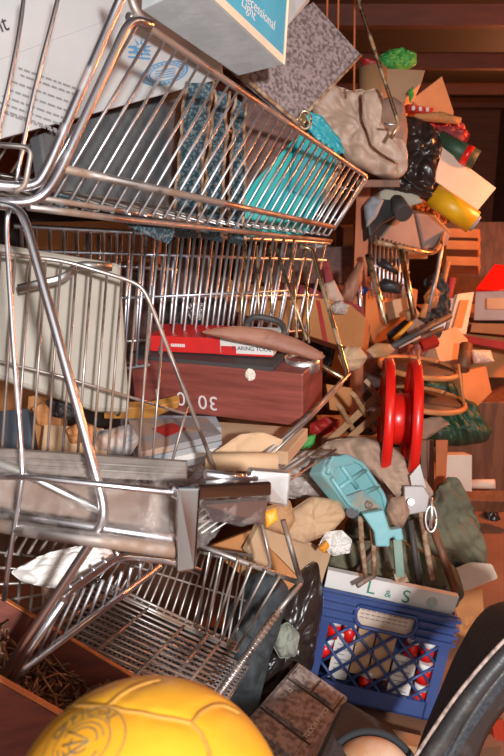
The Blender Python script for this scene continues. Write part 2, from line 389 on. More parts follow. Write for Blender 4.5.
# white cartons in it
def carton(o, u, v, w, lens):
    U_ = (u - o).normalized(); V_ = (v - o); V_ = (V_ - U_*V_.dot(U_)).normalized(); W_ = U_.cross(V_)
    if W_.dot(o - CP) < 0: W_ = -W_
    return o, U_*lens[0], V_*lens[1], W_*lens[2], U_, V_, W_
t = Thing('carton', 'white cardboard carton with a blue ring stamp behind the bars of the tipped cart', 'box')
o, u, v, w, U_, V_, W_ = carton(P(-40, 72, 1.12), P(215, -15, 1.62), P(-40, 146, 1.19), None, (.70, 1, 1))
lo = P(220, 80, 1.66) - P(215, -15, 1.62)
f0 = plane_px([(-40, 74), (212, -18), (224, 78), (-40, 150)], 1.12, 1.56, 1.60)
nf = away(f0)
b = MB().prism(f0, nf*.22)
up = [f0[0], f0[1], f0[1] + Vector((0, .03, .26)), f0[0] + Vector((0, .03, .26))]
b.prism(up, away(up)*.2)
t.part('body', b, WHITEC, bev=.002)
def on_quad(q, a, c): return q[0].lerp(q[1], a).lerp(q[3].lerp(q[2], a), c)
xd = (f0[1] - f0[0]); yd = f0[0] - f0[3]
pr = MB()
nrm = -nf*.0012
def near_px(q, x, y):
    n = (q[1]-q[0]).cross(q[3]-q[0]); r = P(x, y, 1) - CP; return CP + r*(n.dot(q[0]-CP)/n.dot(r))
rr = random.Random(3)
for i, (x, y) in enumerate(((18, 67), (20, 74), (10, 80), (6, 88), (2, 95), (-2, 101), (-4, 107), (4, 112))):
    x2 = 76 - i*1.2; xx = x
    while xx < x2:
        l = rr.uniform(3, 8); e = min(xx + l, x2); sl = .36
        a, c = (near_px(f0, xx, y + (xx-x)*sl), near_px(f0, e, y + (e-x)*sl))
        h = (near_px(f0, xx, y+2.2) - near_px(f0, xx, y))
        a += nrm; c += nrm; pr.add([a, c, c+h, a+h], [[0, 1, 2, 3]]); xx = e + 1.6
t.part('printed_lines', pr, GREYINK, 0)
rg = MB()
cen = near_px(f0, 165, 73) + nrm; e1 = (near_px(f0, 188, 69) + nrm - cen); e2 = (near_px(f0, 164, 85) + nrm - cen)
def ring(m, r0, r1, n=36):
    vs = [cen + (e1*math.cos(q) + e2*math.sin(q))*r for r in (r0, r1) for q in [2*math.pi*i/n for i in range(n)]]
    m.add(vs, [[i, (i+1) % n, n+(i+1) % n, n+i] for i in range(n)])
ring(rg, .9, 1.0); ring(rg, .62, .68)
for k in range(28):
    q = 2*math.pi*k/28; d = (e1*math.cos(q) + e2*math.sin(q)); s_ = (e1*-math.sin(q) + e2*math.cos(q))*.06
    rg.add([cen+d*.72-s_, cen+d*.72+s_, cen+d*.86+s_, cen+d*.86-s_], [[0, 1, 2, 3]])
for k in range(4):
    y = -.3 + k*.2; rg.add([cen+e1*-.42+e2*y, cen+e1*.42+e2*y, cen+e1*.42+e2*(y+.09), cen+e1*-.42+e2*(y+.09)], [[0, 1, 2, 3]])
t.part('ring_stamp', rg, BLUEINK, 0)
lg = MB()
for k in range(9):
    q = 2*math.pi*k/9; c0 = near_px(f0, 140, 48) + nrm; d = (near_px(f0, 152, 46) + nrm - c0)*math.cos(q) + (near_px(f0, 140, 60) + nrm - c0)*math.sin(q)
    s_ = d.cross(nf).normalized()*.003; lg.add([c0+d*.3-s_, c0+d*.3+s_, c0+d], [[0, 1, 2]])
for k in range(3):
    a, c = near_px(f0, 128, 46+k*5) + nrm, near_px(f0, 150, 50+k*4) + nrm; h = near_px(f0, 128, 48+k*5) + nrm - a; lg.add([a, c, c+h, a+h], [[0, 1, 2, 3]])
t.part('starburst_stamp', lg, BLUEINK, 0)
n2 = -away(up)*.0015
t.part('printed_word', text_mb('nt', near_px(up, 0, 25) + n2, up[1]-up[0], up[3]-up[0], .034), INK, 0)
t.done()
t = Thing('carton', 'white carton with a blue printed end sticking out over the top of the cart', 'box')
A, B_, C_, D_ = P(110, -42, 1.15), P(150, 20, 1.2), P(281, 64, 1.34), P(200, -20, 1.32)
f1 = [P(142, 12, 1.24), P(236, 76, 1.45), P(282, 65, 1.42), P(196, -16, 1.20)]
f1 = plane_px([(141, 10), (238, 76), (283, 65), (196, -16)], 1.22, 1.46, 1.44)
upv = away(f1)
n1 = (f1[1]-f1[0]).cross(f1[3]-f1[0]).normalized()
end = plane_px([(283, 65), (196, -16), (200, -120), (287, -60)], 1.44, (f1[3]-CP).dot(FW), 1.24)
lift = Vector((.015, .03, .25))
b = MB().prism(f1, lift); t.part('body', b, GREYC, bev=.002)
e0, e1_ = f1[2], f1[3]; out = (f1[2]-f1[1]).normalized()*.0015
m0 = e0 + (e1_-e0)*.02 + lift*.06 + out; m1 = e1_ + lift*.06 + out
t.part('blue_end', MB().prism([m0, m1, m1 + lift*.93, m0 + lift*.93], out*.4), BLUEC)
t.part('cream_border', MB().prism([e0+out*.4, e1_+out*.4, e1_+lift*.06+out*.4, e0+lift*.06+out*.4], out).tube([e0+out, e0+out+lift], .003), CREAM)
xd = e0 - e1_
def on_end(x, y):
    nn = (m1-m0).cross(lift); r = P(x, y, 1) - CP; return CP + r*(nn.dot(m0-CP)/nn.dot(r)) + out
t.part('printed_words', text_mb('Recessional', on_end(259, 11), on_end(274, 26)-on_end(252, 3), on_end(274, 0)-on_end(262, 14), .026), WHITE, 0)
t.part('printed_words', text_mb('Light', on_end(248, 9), on_end(254, 17)-on_end(244, 5), on_end(258, 0)-on_end(248, 9), .026), WHITE, 0)
t.part('open_flap', MB().slab([P(284, 30, 1.46), P(286, -4, 1.46), P(312, -8, 1.54), P(309, 2, 1.55)], .004), GREYC)
t.done()
bq = plane_px([(313, 2), (361, 55), (297, 123), (226, 62)], 1.72, 1.78, 1.66)
t = Thing('hardboard_sheet', 'speckled purple-brown board standing in the tipped cart beside the blue carton end', 'board')
t.part('board', MB().slab(bq, .016), BOARD); t.part('worn_edge', MB().tube([bq[1], bq[2]], .004).tube([bq[2], bq[3]], .005), RUSTE); t.done()
fq = plane_px([(40, 134), (206, 81), (186, 222), (50, 202)], 1.27, 1.72, 1.6)
single('foam_sheet', MB().slab(fq, .03), FOAM, 'dark grey foam sheet under the white carton inside the tipped cart', 'sheet', bev=.004)
for i, (pl, dd, lb) in enumerate(((((186, 82), (212, 82), (196, 232), (172, 230)), 1.50, 'blue speckled foam strip next to the dark grey sheet in the tipped cart'),
        (((216, 90), (228, 92), (222, 236), (200, 232)), 1.53, 'middle one of the three blue speckled foam strips in the tipped cart'),
        (((234, 96), (246, 104), (244, 240), (228, 236)), 1.57, 'narrow blue speckled foam strip next to the turquoise plastic sheets'))):
    q = plane_px(pl, dd, dd, dd-.03); t = Thing('foam_strip', lb, 'foam', 'speckled foam strips in the cart')
    t.part('foam', MB().slab(q, .05), BLUEF, bev=.004)
    r = random.Random(i); e = MB()
    for a, c in ((q[0], q[3]), (q[1], q[2])):
        e.tube([a.lerp(c, k/16) + Vector((r.uniform(-.004, .004), -.002, 0)) for k in range(17)], .0034)
    t.part('worn_edge', e, RUSTE); t.done()
single('hanging_rag', MB().puff(PP((30, 186, 1.12), (70, 196, 1.14), (128, 222, 1.22), (176, 230, 1.34), (168, 246, 1.34), (146, 224, 1.27), (90, 212, 1.17), (36, 204, 1.12)), .008, .006, 3, 20), BLUEF, 'blue speckled rag hanging through the bottom bars of the tipped cart', 'rag')
single('red_brown_panel', MB().slab(plane_px([(244, 86), (310, 122), (246, 190), (240, 180)], 1.68, 1.72, 1.64), .012), DKBOARD, 'dark red-brown panel below the speckled board inside the tipped cart', 'panel')
t = Thing('plastic_crate', 'turquoise plastic crate behind the bars at the far end of the tipped cart', 'crate')
q = plane_px([(288, 122), (338, 152), (306, 234), (246, 236), (242, 196)], 1.78, 1.86, 1.80)
t.part('side', MB().slab(q, .02), TEAL)
q2 = plane_px([(298, 140), (330, 158), (318, 200), (290, 190)], 1.765, 1.84, 1.82)
t.part('lid_panel', MB().slab(q2, .008), TEAL2)
rb = MB()
for k in range(9):
    f = k/8; rb.tube([q[0].lerp(q[1], f) - away(q)*.004, q[4].lerp(q[2], f) - away(q)*.004], .0035)
t.part('rib', rb, TEAL2); rb2 = MB().tube([q[3]-away(q)*.006, q[4]-away(q)*.006, q[0]-away(q)*.006], .006); t.part('rim', rb2, TEAL); t.done()
single('turquoise_sheet', MB().puff(PP((300, 108, 1.9), (322, 116, 1.9), (340, 140, 1.95), (346, 154, 1.95), (330, 152, 1.92), (308, 130, 1.9)), .012, .006, 5, 20), TEAL2, 'turquoise plastic sheet folded over the rim above the turquoise crate', 'sheet')
t = Thing('metal_latch', 'small gold metal ring clip on the rim of the tipped cart', 'clip')
t.part('ring', MB().tube([P(305 + 6*math.cos(a), 120 + 9*math.sin(a), 1.66) for a in [k*math.pi/8 for k in range(17)]], .003), GOLDLIT); t.part('tab', MB().slab(PP((292, 124, 1.66), (304, 112, 1.66), (308, 120, 1.67), (298, 130, 1.67)), .004), GOLDLIT); t.done()
single('rusty_fitting', MB().tube(PP((326, 168, 1.9), (334, 160, 1.9), (340, 166, 1.9), (330, 184, 1.9), (324, 204, 1.9)), .008, fil=.01), RUSTE, 'rusty bent fitting between the turquoise crate and the end of the cart', 'fitting')

# ------------------------------------------------------------------ chrome rack in its plastic sleeve
t = Thing('chrome_rack', 'square chrome towel rack wrapped in clear plastic across the front of the carts', 'rack')
b = MB()
q = [P(177, 488, .845), P(201, 488, .85), P(196, 570, .86), P(177, 574, .855)]; b.slab(q, .024); t.part('upright', b, DARKCH, bev=.003)
t.part('crossbar', MB().slab([P(178, 487, .845), P(272, 482, .93), P(272, 496, .935), P(178, 502, .85)], .022), DARKCH, bev=.003)
t.part('end_plate', MB().slab([P(252, 470, .93), P(292, 473, .95), P(289, 508, .955), P(268, 504, .95), P(266, 486, .94), P(250, 482, .93)], .02), STEEL, bev=.004)
b = MB()
b.tube(PP((-60, 474, .93), (40, 478, .90), (178, 493, .86)), .0042); b.tube(PP((205, 474, .90), (256, 480, .935)), .006)
t.part('top_rail', b, CHROME2)
t.part('lower_rail', MB().tube(PP((-60, 516, .96), (60, 535, .91), (180, 551, .875)), .0095), RUSTW)
t.part('lower_rail', MB().tube(PP((-60, 505, .97), (60, 522, .925), (180, 540, .89)), .006), CHROME)
t.part('bracket_plate', MB().slab([P(205, 505, .89), P(268, 500, .94), P(264, 524, .945), P(214, 522, .9)], .012), CHROME2)
t.done()
single('plastic_sleeve', MB().puff(PP((-60, 446, .95), (20, 450, .93), (110, 460, .905), (186, 458, .90), (205, 466, .90), (222, 486, .90), (200, 500, .885), (188, 548, .88), (120, 546, .90), (20, 530, .93), (-60, 512, .96)), .030, .012, 4, 16), FILM, 'clear crinkled plastic sleeve pulled over the chrome rack', 'plastic')
single('plastic_bag', MB().puff(PP((192, 500, .90), (262, 500, .94), (266, 520, .95), (240, 527, .93), (214, 520, .91), (206, 545, .90), (196, 548, .895)), .010, .008, 9, 24), FILM, 'scrap of clear plastic hanging under the chrome crossbar', 'plastic')
single('cardboard_insert', MB().slab([P(-50, 474, 1.02), P(182, 486, .98), P(178, 540, .975), P(-50, 506, 1.02)], .006), mat('tan_insert', (.22, .14, .105), .7, col2=(.17, .11, .08), scale=8), 'tan card insert behind the chrome rails inside the plastic sleeve', 'card')
single('grey_ribbed_panel', MB().slab([P(-50, 446, 1.0), P(186, 462, .96), P(186, 482, .965), P(-50, 470, 1.0)], .008).tube(PP((-50, 455, .99), (186, 469, .955)), .002).tube(PP((-50, 462, .99), (186, 475, .955)), .002), mat('ribbed_grey', (.20, .155, .13), .5, col2=(.15, .12, .10), scale=12), 'grey ribbed strip packed along the chrome rack inside the plastic', 'strip')
single('yellow_tag', MB().puff(PP((264, 512, .98), (276, 508, .98), (278, 520, .98), (266, 528, .98)), .006, .002, 2), ORANGE, 'small orange tag under the end plate of the chrome rack', 'tag')

# ------------------------------------------------------------------ middle cart
t = Thing('shopping_cart', 'upright wire shopping cart in the middle holding the dark wooden box', 'cart')
g = MB(); top = [(-40, 249), (0, 253), (65, 260), (140, 284)]
for k in range(13):
    x = -30 + k*15.2
    y = 253 + max(0, x)*.11 + max(0, x-65)*.2
    if x > 128: y = 286
    g.tube([P(x, y, 1.16 + .0006*x), P(x - 15, 470, 1.13 + .0006*x)], .0022, n=6)
g.tube(PP((150, 300, 1.245), (138, 470, 1.22)), .0022, n=6); g.tube(PP((163, 330, 1.25), (152, 468, 1.23)), .0022, n=6); g.tube(PP((188, 404, 1.27), (172, 462, 1.25)), .0026, n=6)
t.part('gate_wire', g, RUSTW)
t.part('gate_rim', MB().tube(PP((-40, 249, 1.14), (65, 261, 1.2), (138, 283, 1.24), (148, 297, 1.245), (216, 472, 1.26)), .0036, fil=.03).tube(PP((-40, 352, 1.14), (60, 376, 1.19), (186, 414, 1.26)), .0026), RUSTW)
flap = plane_px([(-40, 236), (121, 263), (131, 413), (96, 412), (-40, 366)], 1.22, 1.34, 1.34)
t.part('child_seat_flap', MB().slab(flap, .018), CREAMP, bev=.008)
t.part('flap_lever', MB().tube(PP((18, 289, 1.2), (66, 278, 1.22), (76, 265, 1.245), (112, 267, 1.27)), .0075, .003, fil=.02), GALV)
S0, S1, S2, S3 = P(14, 226, 1.72), P(330, 243, 2.15), P(306, 348, 2.12), P(20, 372, 1.72)
t.part('side_panel', MB().panel(S0, S1, S2, S3, 27, .0042, 3).tube([S0, S1], .006).tube([S3, S2], .005), WIRE)
N0, N1, N2, N3 = P(128, 226, 1.60), P(300, 238, 1.78), P(280, 344, 1.76), P(118, 370, 1.6)
E0, E1 = P(312, 249, 1.72), P(347, 373, 1.62)
t.part('end_tube', MB().tube([P(300, 246, 1.72), E0, E1, P(346, 380, 1.61), P(322, 366, 1.6)], .0058, fil=.012), GOLDLIT)
e = MB()
for a, c in (((257, 246), (259, 318)), ((270, 246), (272, 313)), ((292, 248), (297, 338)), ((305, 248), (309, 343)), ((246, 244), (240, 330))):
    e.tube(PP((*a, 1.74), (*c, 1.68)), .003, n=6)
e.tube(PP((276, 248, 1.75), (307, 340, 1.68)), .0042); t.part('end_wire', e, GOLDLIT)
r = MB().tube(PP((349, 374, 1.62), (305, 420, 1.5), (258, 460, 1.38)), .005)
r.tube(PP((342, 384, 1.63), (312, 416, 1.53), (268, 458, 1.41)), .0034)
for k in range(14):
    f = k/13; q = P(343 - 76*f, 380 + 74*f, 1.615 - .21*f); r.tube([q, q + Vector((-.012, .01, -.014))], .0026, n=6)
t.part('front_rim', r, RUSTW)
F0, F1, F2, F3 = P(-10, 455, 1.16), P(215, 470, 1.26), P(346, 376, 1.64), P(60, 372, 1.74)
F0, F1, F2, F3 = [Vector((q.x, q.y, .685)) for q in (F0, F1, F2, F3)]
t.part('floor_grid', MB().panel(F0, F1, F2, F3, 20, .0026, 4), DULL)
t.done()
t = Thing('shopping_cart', 'silver wire cart nested inside the middle one just behind the red carton', 'cart')
t.part('side_panel', MB().panel(N0, N1, N2, N3, 15, .0034, 1), WIRE)
M0, M1, M2, M3 = P(60, 232, 2.0), P(180, 240, 2.05), P(176, 300, 2.05), P(60, 292, 2.0)
t.part('back_panel', MB().panel(M0, M1, M2, M3, 11, .006, 1), WIRE); t.part('rim', MB().tube([N0, N1], .005), WIRE); t.part('rim', MB().tube([N3, N2], .004), WIRE); t.done()
# wooden box with chalk numbers
wq = [P(130, 358, 1.638), P(303, 374, 1.506), P(303, 427, 1.546), P(135, 407, 1.678)]
wn = away(wq)
t = Thing('wooden_box', 'long dark red wooden box with upside-down chalk numbers in the middle cart', 'box')
t.part('body', MB().prism(wq, wn*.16), MAHOG, bev=.003)
lid = [q + (wq[0]-wq[3]).normalized()*.006 for q in (wq[0], wq[1])]
upw = (wq[0]-wq[3]).normalized()
t.part('grey_lid_edge', MB().box(wq[0] + upw*.0005 - wn*.003, (wq[1]-wq[0])*.84, wn*.155, upw*.009), DKGREY)
xw = (wq[0]-wq[1]).normalized(); yw = -upw
def on_box(x, y):
    r = P(x, y, 1) - CP; return CP + r*(wn.dot(wq[0]-CP)/wn.dot(r)) - wn*.001
t.part('chalk_number', text_mb('30', on_box(208, 402), xw, yw, .046, spacing=1.1), CHALK)
t.part('chalk_number', text_mb('0', on_box(181, 398), xw, yw, .046), CHALK); t.part('chalk_number', text_mb('1', on_box(157, 394), xw, yw, .04), CHALK)
s_ = on_box(251, 374); t.part('latch', MB().puff([s_ + xw*.012*math.cos(a) + yw*.014*math.sin(a) - wn*.003 for a in [k*math.pi/5 for k in range(10)]], .004, .004, 2, 60), LETTER); t.done()
# red carton
tp = wq[0] + upw*.0105
def on_top(x, y):
    r = P(x, y, 1) - CP; return CP + r*(upw.dot(tp-CP)/upw.dot(r))
ro, ru = on_top(150, 351), on_top(273, 357)
Nn = upw.copy(); U_ = (ru-ro).normalized(); Bk = Nn.cross(U_).normalized(); print('red', ro, ru, (ro-CP).dot(FW))
t = Thing('tool_carton', 'flat red carton of a flaring tool lying on the wooden box', 'box')
LT = (ru-ro).length; L1 = LT*.585; hgt = .036
t.part('red_half', MB().box(ro, U_*L1, Bk*.10, Nn*hgt), RED, bev=.0015)
t.part('white_half', MB().box(ro + U_*L1, U_*(LT-L1), Bk*.10, Nn*hgt), WHITE, bev=.0015)
t.part('red_band', MB().box(ro + U_*(L1+.002) - Bk*.0006 + Nn*.004, U_*.034, Bk*.002, Nn*.016), RED)
t.part('red_band', MB().box(ro + U_*L1 - Bk*.0006, U_*(LT-L1), Bk*.002, Nn*.004), RED)
t.part('printed_words', text_mb('FLARING TOOL', ro + U_*(L1+LT*.25) - Bk*.001 + Nn*.016, U_, Nn, .0125), INK)
p = MB()
for k in range(8): p.box(ro + U_*(.052+k*.0042) - Bk*.001 + Nn*.013, U_*.003, Bk*.001, Nn*.007)
t.part('printed_words', p, WHITE); t.done()
t = Thing('leather_saddle', 'brown leather lens-shaped pad lying over the red carton', 'leather')
ol = [(200, 332), (216, 328), (240, 326), (270, 329), (298, 339), (318, 350), (327, 357), (318, 361), (290, 354), (262, 347), (234, 341), (210, 335)]
t.part('pad', MB().puff([P(x, y, 1.52 + (x-200)*.0002) for x, y in ol], .012, .003, 6), LEATH)
t.part('handle', MB().tube(PP((246, 330, 1.62), (248, 320, 1.64), (256, 316, 1.65), (276, 320, 1.65), (284, 326, 1.64), (285, 336, 1.62)), .007, fil=.02), DKGREY); t.done()
t = Thing('steel_ring', 'shiny steel ring under the tip of the leather pad on the wooden box', 'ring')
c = P(302, 362, 1.585); t.part('band', MB().lathe(c - upw*.016, upw, [(0, .038), (.028, .038), (.028, .035), (0.0, .035)], closed=True), STEEL); t.done()

# things lying below and inside the middle cart
def slab1(name, poly, d, th, m, label, cat, group=None, bev=.002, kind=None):
    return single(name, MB().slab(plane_px(poly, *d), th), m, label, cat, group, kind, bev)
def puff1(name, pts, d, th, m, label, cat, amp=.01, seed=1, freq=9., folds=0., group=None, ease=.5):
    pts = [P(q[0], q[1], q[2] if len(q) > 2 else d) for q in pts]
    return single(name, MB().puff(pts, th, amp, seed, freq, folds=folds, ease=ease), m, label, cat, group)
slab1('wooden_plank', [(104, 408), (150, 408), (180, 401), (178, 408), (150, 419), (104, 419)], (1.5, 1.52, 1.52), .02, mat('amber_wood', (.50, .22, .05), .5), 'amber wooden slat below the cream flap of the middle cart', 'slat')
for i, (c_, dy, lb) in enumerate(((MAGA, 0, 'magazine with a red patch on its cover on top of the stack'), (LILAC, 7, 'second magazine from the top of the stack under the wooden box'), (WHITE, 13, 'third magazine in the stack under the wooden box'), (LILAC, 19, 'lowest magazine of the stack under the wooden box'))):
    t = Thing('magazine', lb, 'magazine', 'magazines stacked under the wooden box')
    q = [P(128, 420+dy, 1.50), P(206, 417+dy, 1.58), P(222, 434+dy, 1.46), P(140, 452+dy, 1.36)]
    t.part('pages', MB().slab(q, .012), c_)
    if i == 0:
        n_ = -away(q)*.001; t.part('red_cover_patch', MB().slab([P(152, 430, 1.455)+n_*3, P(172, 424, 1.49)+n_*3, P(186, 430, 1.46)+n_*3, P(166, 438, 1.43)+n_*3], .001), REDS)
    t.done()
slab1('grey_folder', [(120, 414), (216, 416), (222, 428), (130, 424)], (1.6, 1.62, 1.58), .03, LILAC, 'grey folder lying behind the magazine stack', 'folder')
slab1('carton_flap', [(196, 420), (308, 428), (288, 452), (214, 446)], (1.66, 1.62, 1.5), .03, KRAFT2, 'pale carton board lying directly below the wooden box', 'carton')
puff1('paper_sheet', [(214, 452), (240, 434), (262, 432), (284, 440), (270, 456), (236, 460)], 1.42, .006, KRAFT2, 'crumpled paper sheet on the pale carton board', 'paper', .006, 3)
t = Thing('cardboard_tube', 'pale cardboard tube lying behind the chrome rack', 'tube'); t.part('tube', MB().cyl(P(206, 462, 1.3), P(278, 462, 1.3), .0165, hole=.85), KRAFT2); t.done()
t = Thing('cardboard_tube', 'long grey-brown tube reaching from the pale tube under the taupe cloth', 'tube'); t.part('tube', MB().cyl(P(262, 462, 1.62), P(345, 456, 1.92), .0205, hole=.85), GREYB); t.done()
for i, (pl, d_, th, m_, nm, lb, ct) in enumerate((
    (((28, 396), (60, 392), (62, 452), (24, 452)), 1.5, .05, KRAFT3, 'carton', 'orange-brown carton low in the middle cart behind the wires', 'box'),
    (((-10, 412), (28, 408), (34, 456), (-10, 456)), 1.46, .05, mat('navy_cover', (.07, .08, .10), .6), 'binder', 'dark binder low in the middle cart next to the orange carton', 'binder'),
    (((44, 424), (104, 428), (108, 456), (40, 456)), 1.4, .03, KRAFT2, 'carton', 'pale carton lying low in the middle cart below the cream flap', 'box'),
    (((58, 398), (96, 412), (120, 416), (104, 428), (60, 424)), 1.55, .03, DKGREY, 'radio', 'dark device behind the wires below the cream flap', 'radio'))):
    slab1(nm, pl, (d_, d_, d_-.04), th, m_, lb, ct)
puff1('torn_carton_flap', [(32, 408), (44, 402), (52, 412), (50, 428), (38, 424)], 1.4, .006, KRAFT3, 'torn orange scrap in front of the orange-brown carton', 'scrap', .006, 2)
puff1('magazine_roll', [(96, 432), (130, 424), (140, 440), (130, 456), (92, 454)], 1.38, .02, MAGA, 'curled magazine beside the stack under the wooden box', 'magazine')
# ------------------------------------------------------------------ bottom cart
t = Thing('shopping_cart', 'dark wire shopping cart lying at the bottom beside the yellow ball', 'cart')
A0, A1, B0, B1 = P(62, 597, 1.02), P(124, 556, 1.14), P(24, 668, 1.0), P(158, 566, 1.2)
t.part('bright_rim', MB().tube(PP((58, 606, 1.02), (64, 595, 1.02), (120, 556, 1.14), (170, 561, 1.18), (200, 572, 1.2)), .0062, fil=.02), CHROME2)
t.part('handle_bar', MB().tube(PP((10, 684, 1.0), (26, 667, 1.0), (160, 566, 1.2)), .0062), CHROME)
s_ = MB()
for k in range(10):
    f = k/9; a = P(66 + 84*f, 597 - 38*f, 1.03 + .13*f); c = P(34 + 118*f, 662 - 90*f, 1.01 + .18*f); s_.tube([a, c], .0026, n=6)
for k in range(5):
    f = k/4; a = P(74 + 46*f, 592 - 34*f, 1.035 + .1*f); s_.tube([a, a + Vector((-.006, 0, .012))], .003, n=6)
t.part('rim_wire', s_, WIRE)
G0, G1, G2, G3 = P(92, 582, 1.36), P(238, 650, 1.42), P(196, 712, 1.24), P(10, 630, 1.16)
t.part('floor_grid', MB().panel(G0, G3, G2, G1, 13, .0026), RUSTW)
t.part('floor_grid', MB().panel(G0, G1, G2, G3, 4, .0034), RUSTW)
t.part('grid_rail', MB().tube([G0, G1], .0045).tube([G0 + Vector((0, 0, .012)), G1 + Vector((0, 0, .012))], .003), RUSTW)
H0, H1 = P(126, 536, 1.46), P(252, 556, 1.56)
t.part('back_panel', MB().panel(H0, H1, G1, G0, 20, .0024, 1).tube([H0, H1], .004), DULL)
t.part('divider_rail', MB().tube(PP((207, 636, 1.39), (171, 682, 1.28), (130, 720, 1.2)), .004), RUSTW)
t.part('end_rail', MB().tube(PP((200, 546, 1.30), (300, 583, 1.36)), .0052).tube(PP((283, 520, 1.34), (301, 583, 1.36)), .0052).tube(PP((262, 524, 1.4), (272, 570, 1.42), (200, 552, 1.4)), .0032, fil=.02), DULL)
r = MB().tube(PP((301, 583, 1.36), (276, 614, 1.32)), .005); r.tube(PP((276, 614, 1.32), (212, 704, 1.2)), .007)
for k in range(22):
    f = k/21; q = P(282 - 62*f, 612 + 88*f, 1.315 - .115*f); r.tube([q, q + Vector((-.008, .0, .006))], .0026, n=6)
t.part('end_rim', r, RUSTW)
e = MB()
for a, c in (((222, 553), (206, 632)), ((238, 559), (214, 634)), ((252, 565), (222, 640)), ((266, 570), (228, 644)), ((280, 576), (236, 650)), ((210, 549), (196, 628))):
    e.tube(PP((*a, 1.31), (*c, 1.38)), .0026, n=6)
t.part('end_wire', e, DULL)
H2, H3 = P(0, 560, 1.3), P(4, 640, 1.12)
t.part('side_panel', MB().panel(P(-30, 540, 1.3), P(96, 560, 1.4), P(80, 600, 1.3), P(-30, 640, 1.1), 9, .003, 5), DULL)
t.done()
t = Thing('wire_rack', 'fine grey wire rack lying under the bottom cart', 'rack')
q = [g + Vector((.02, .04, -.07)) for g in (G0, G1, G2, G3)]
t.part('grid', MB().panel(q[0], q[1], q[2], q[3], 34, .0022, 18), GREYM); t.part('frame', MB().tube(q + [q[0]], .004), DULL); t.done()
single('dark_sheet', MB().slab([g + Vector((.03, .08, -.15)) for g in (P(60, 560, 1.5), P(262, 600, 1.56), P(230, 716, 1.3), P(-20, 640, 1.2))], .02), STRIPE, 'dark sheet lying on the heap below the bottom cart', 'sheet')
single('plastic_bag', MB().puff(PP((10, 572, 1.1), (40, 556, 1.12), (78, 546, 1.15), (110, 548, 1.18), (116, 558, 1.17), (84, 574, 1.14), (64, 590, 1.12), (40, 586, 1.1), (22, 582, 1.09)), .022, .018, 7, 12), WHITE, 'crumpled white plastic packet behind the bent chrome tube', 'plastic')
puff1('brown_rag', [(40, 584), (64, 580), (74, 594), (60, 606), (44, 600)], 1.16, .02, BROWNC, 'brown rag under the crumpled white packet', 'rag')
# striped cloth and black bag behind the cart end
puff1('striped_cloth', [(226, 610), (250, 574), (276, 570), (290, 590), (276, 640), (252, 690), (226, 690)], 1.55, .05, STRIPE, 'dark grey striped cloth bundled behind the end of the bottom cart', 'cloth', .01, 4, 9, .014)
puff1('black_bag', [(276, 584), (318, 560), (324, 600), (312, 670), (290, 700), (240, 716), (236, 690), (262, 640)], 1.72, .07, BLACKB, 'black plastic bag filling the unlit gap beside the blue crate', 'bag', .02, 5)  # dark bag put where the gap is black for lack of light
puff1('stone_cloth', [(274, 628), (288, 622), (300, 634), (296, 656), (280, 658), (272, 644)], 1.6, .03, GAL2, 'pale grey-green rag in the gap between the cart and the blue crate', 'rag', .014, 6)
# wooden tray of nails
t = Thing('wooden_tray', 'red-brown wooden tray with an orange-lit edge holding rusty nails', 'tray')
n0, n1, n2_, n3 = P(-20, 672, .90), P(58, 716, .93), P(130, 676, 1.12), P(50, 626, 1.16)
n2_ = n1 + (n3 - n0)
dn = Vector((0, 0, -1)); th = .012
ix = (n1-n0).normalized(); iy = (n3-n0).normalized(); nz = ix.cross(iy).normalized(); nz = nz if nz.z > 0 else -nz
n0 = n0 - ix*.10; n1 = n1 + ix*.06; n3 = n3 - ix*.10; n2_ = n2_ + ix*.06
n0, n1 = n0 - iy*.0, n1 - iy*.0
hh = nz*-.09
def wall(a, c, inn): return MB().box(a, c-a, inn*th, hh)
t.part('side_board', wall(n0, n1, iy), CRATEW); t.part('side_board', wall(n3, n2_, -iy), CRATEW)
t.part('end_board', wall(n0, n3, ix), CRATEW); t.part('end_board', wall(n1, n2_, -ix), CRATEW)
t.part('bottom_board', MB().box(n0 + hh, n1-n0, n3-n0, hh.normalized()*.01), CRATEW)
t.part('top_edge', MB().box(n0 + nz*.001, n1-n0, iy*th, nz*.003), CRATEE); t.part('top_edge', MB().box(n3 + nz*.001, n2_-n3, -iy*th, nz*.002), CRATEE)
t.done()
b = MB(); r = random.Random(11)
for k in range(330):
    c = n0 + (n1-n0)*r.uniform(.12, .9) + (n3-n0)*r.uniform(.12, .88) + hh*r.uniform(.25, .85)
    d = Vector((r.gauss(0, 1), r.gauss(0, 1), r.gauss(0, .5))).normalized()*r.uniform(.012, .028)
    b.tube([c-d, c+d], .0019, n=5); b.tube([c+d, c+d*1.06], .0042, n=6)
single('nail', b, TWIG, 'heap of rusty nails filling the wooden tray', 'nails', kind='stuff')
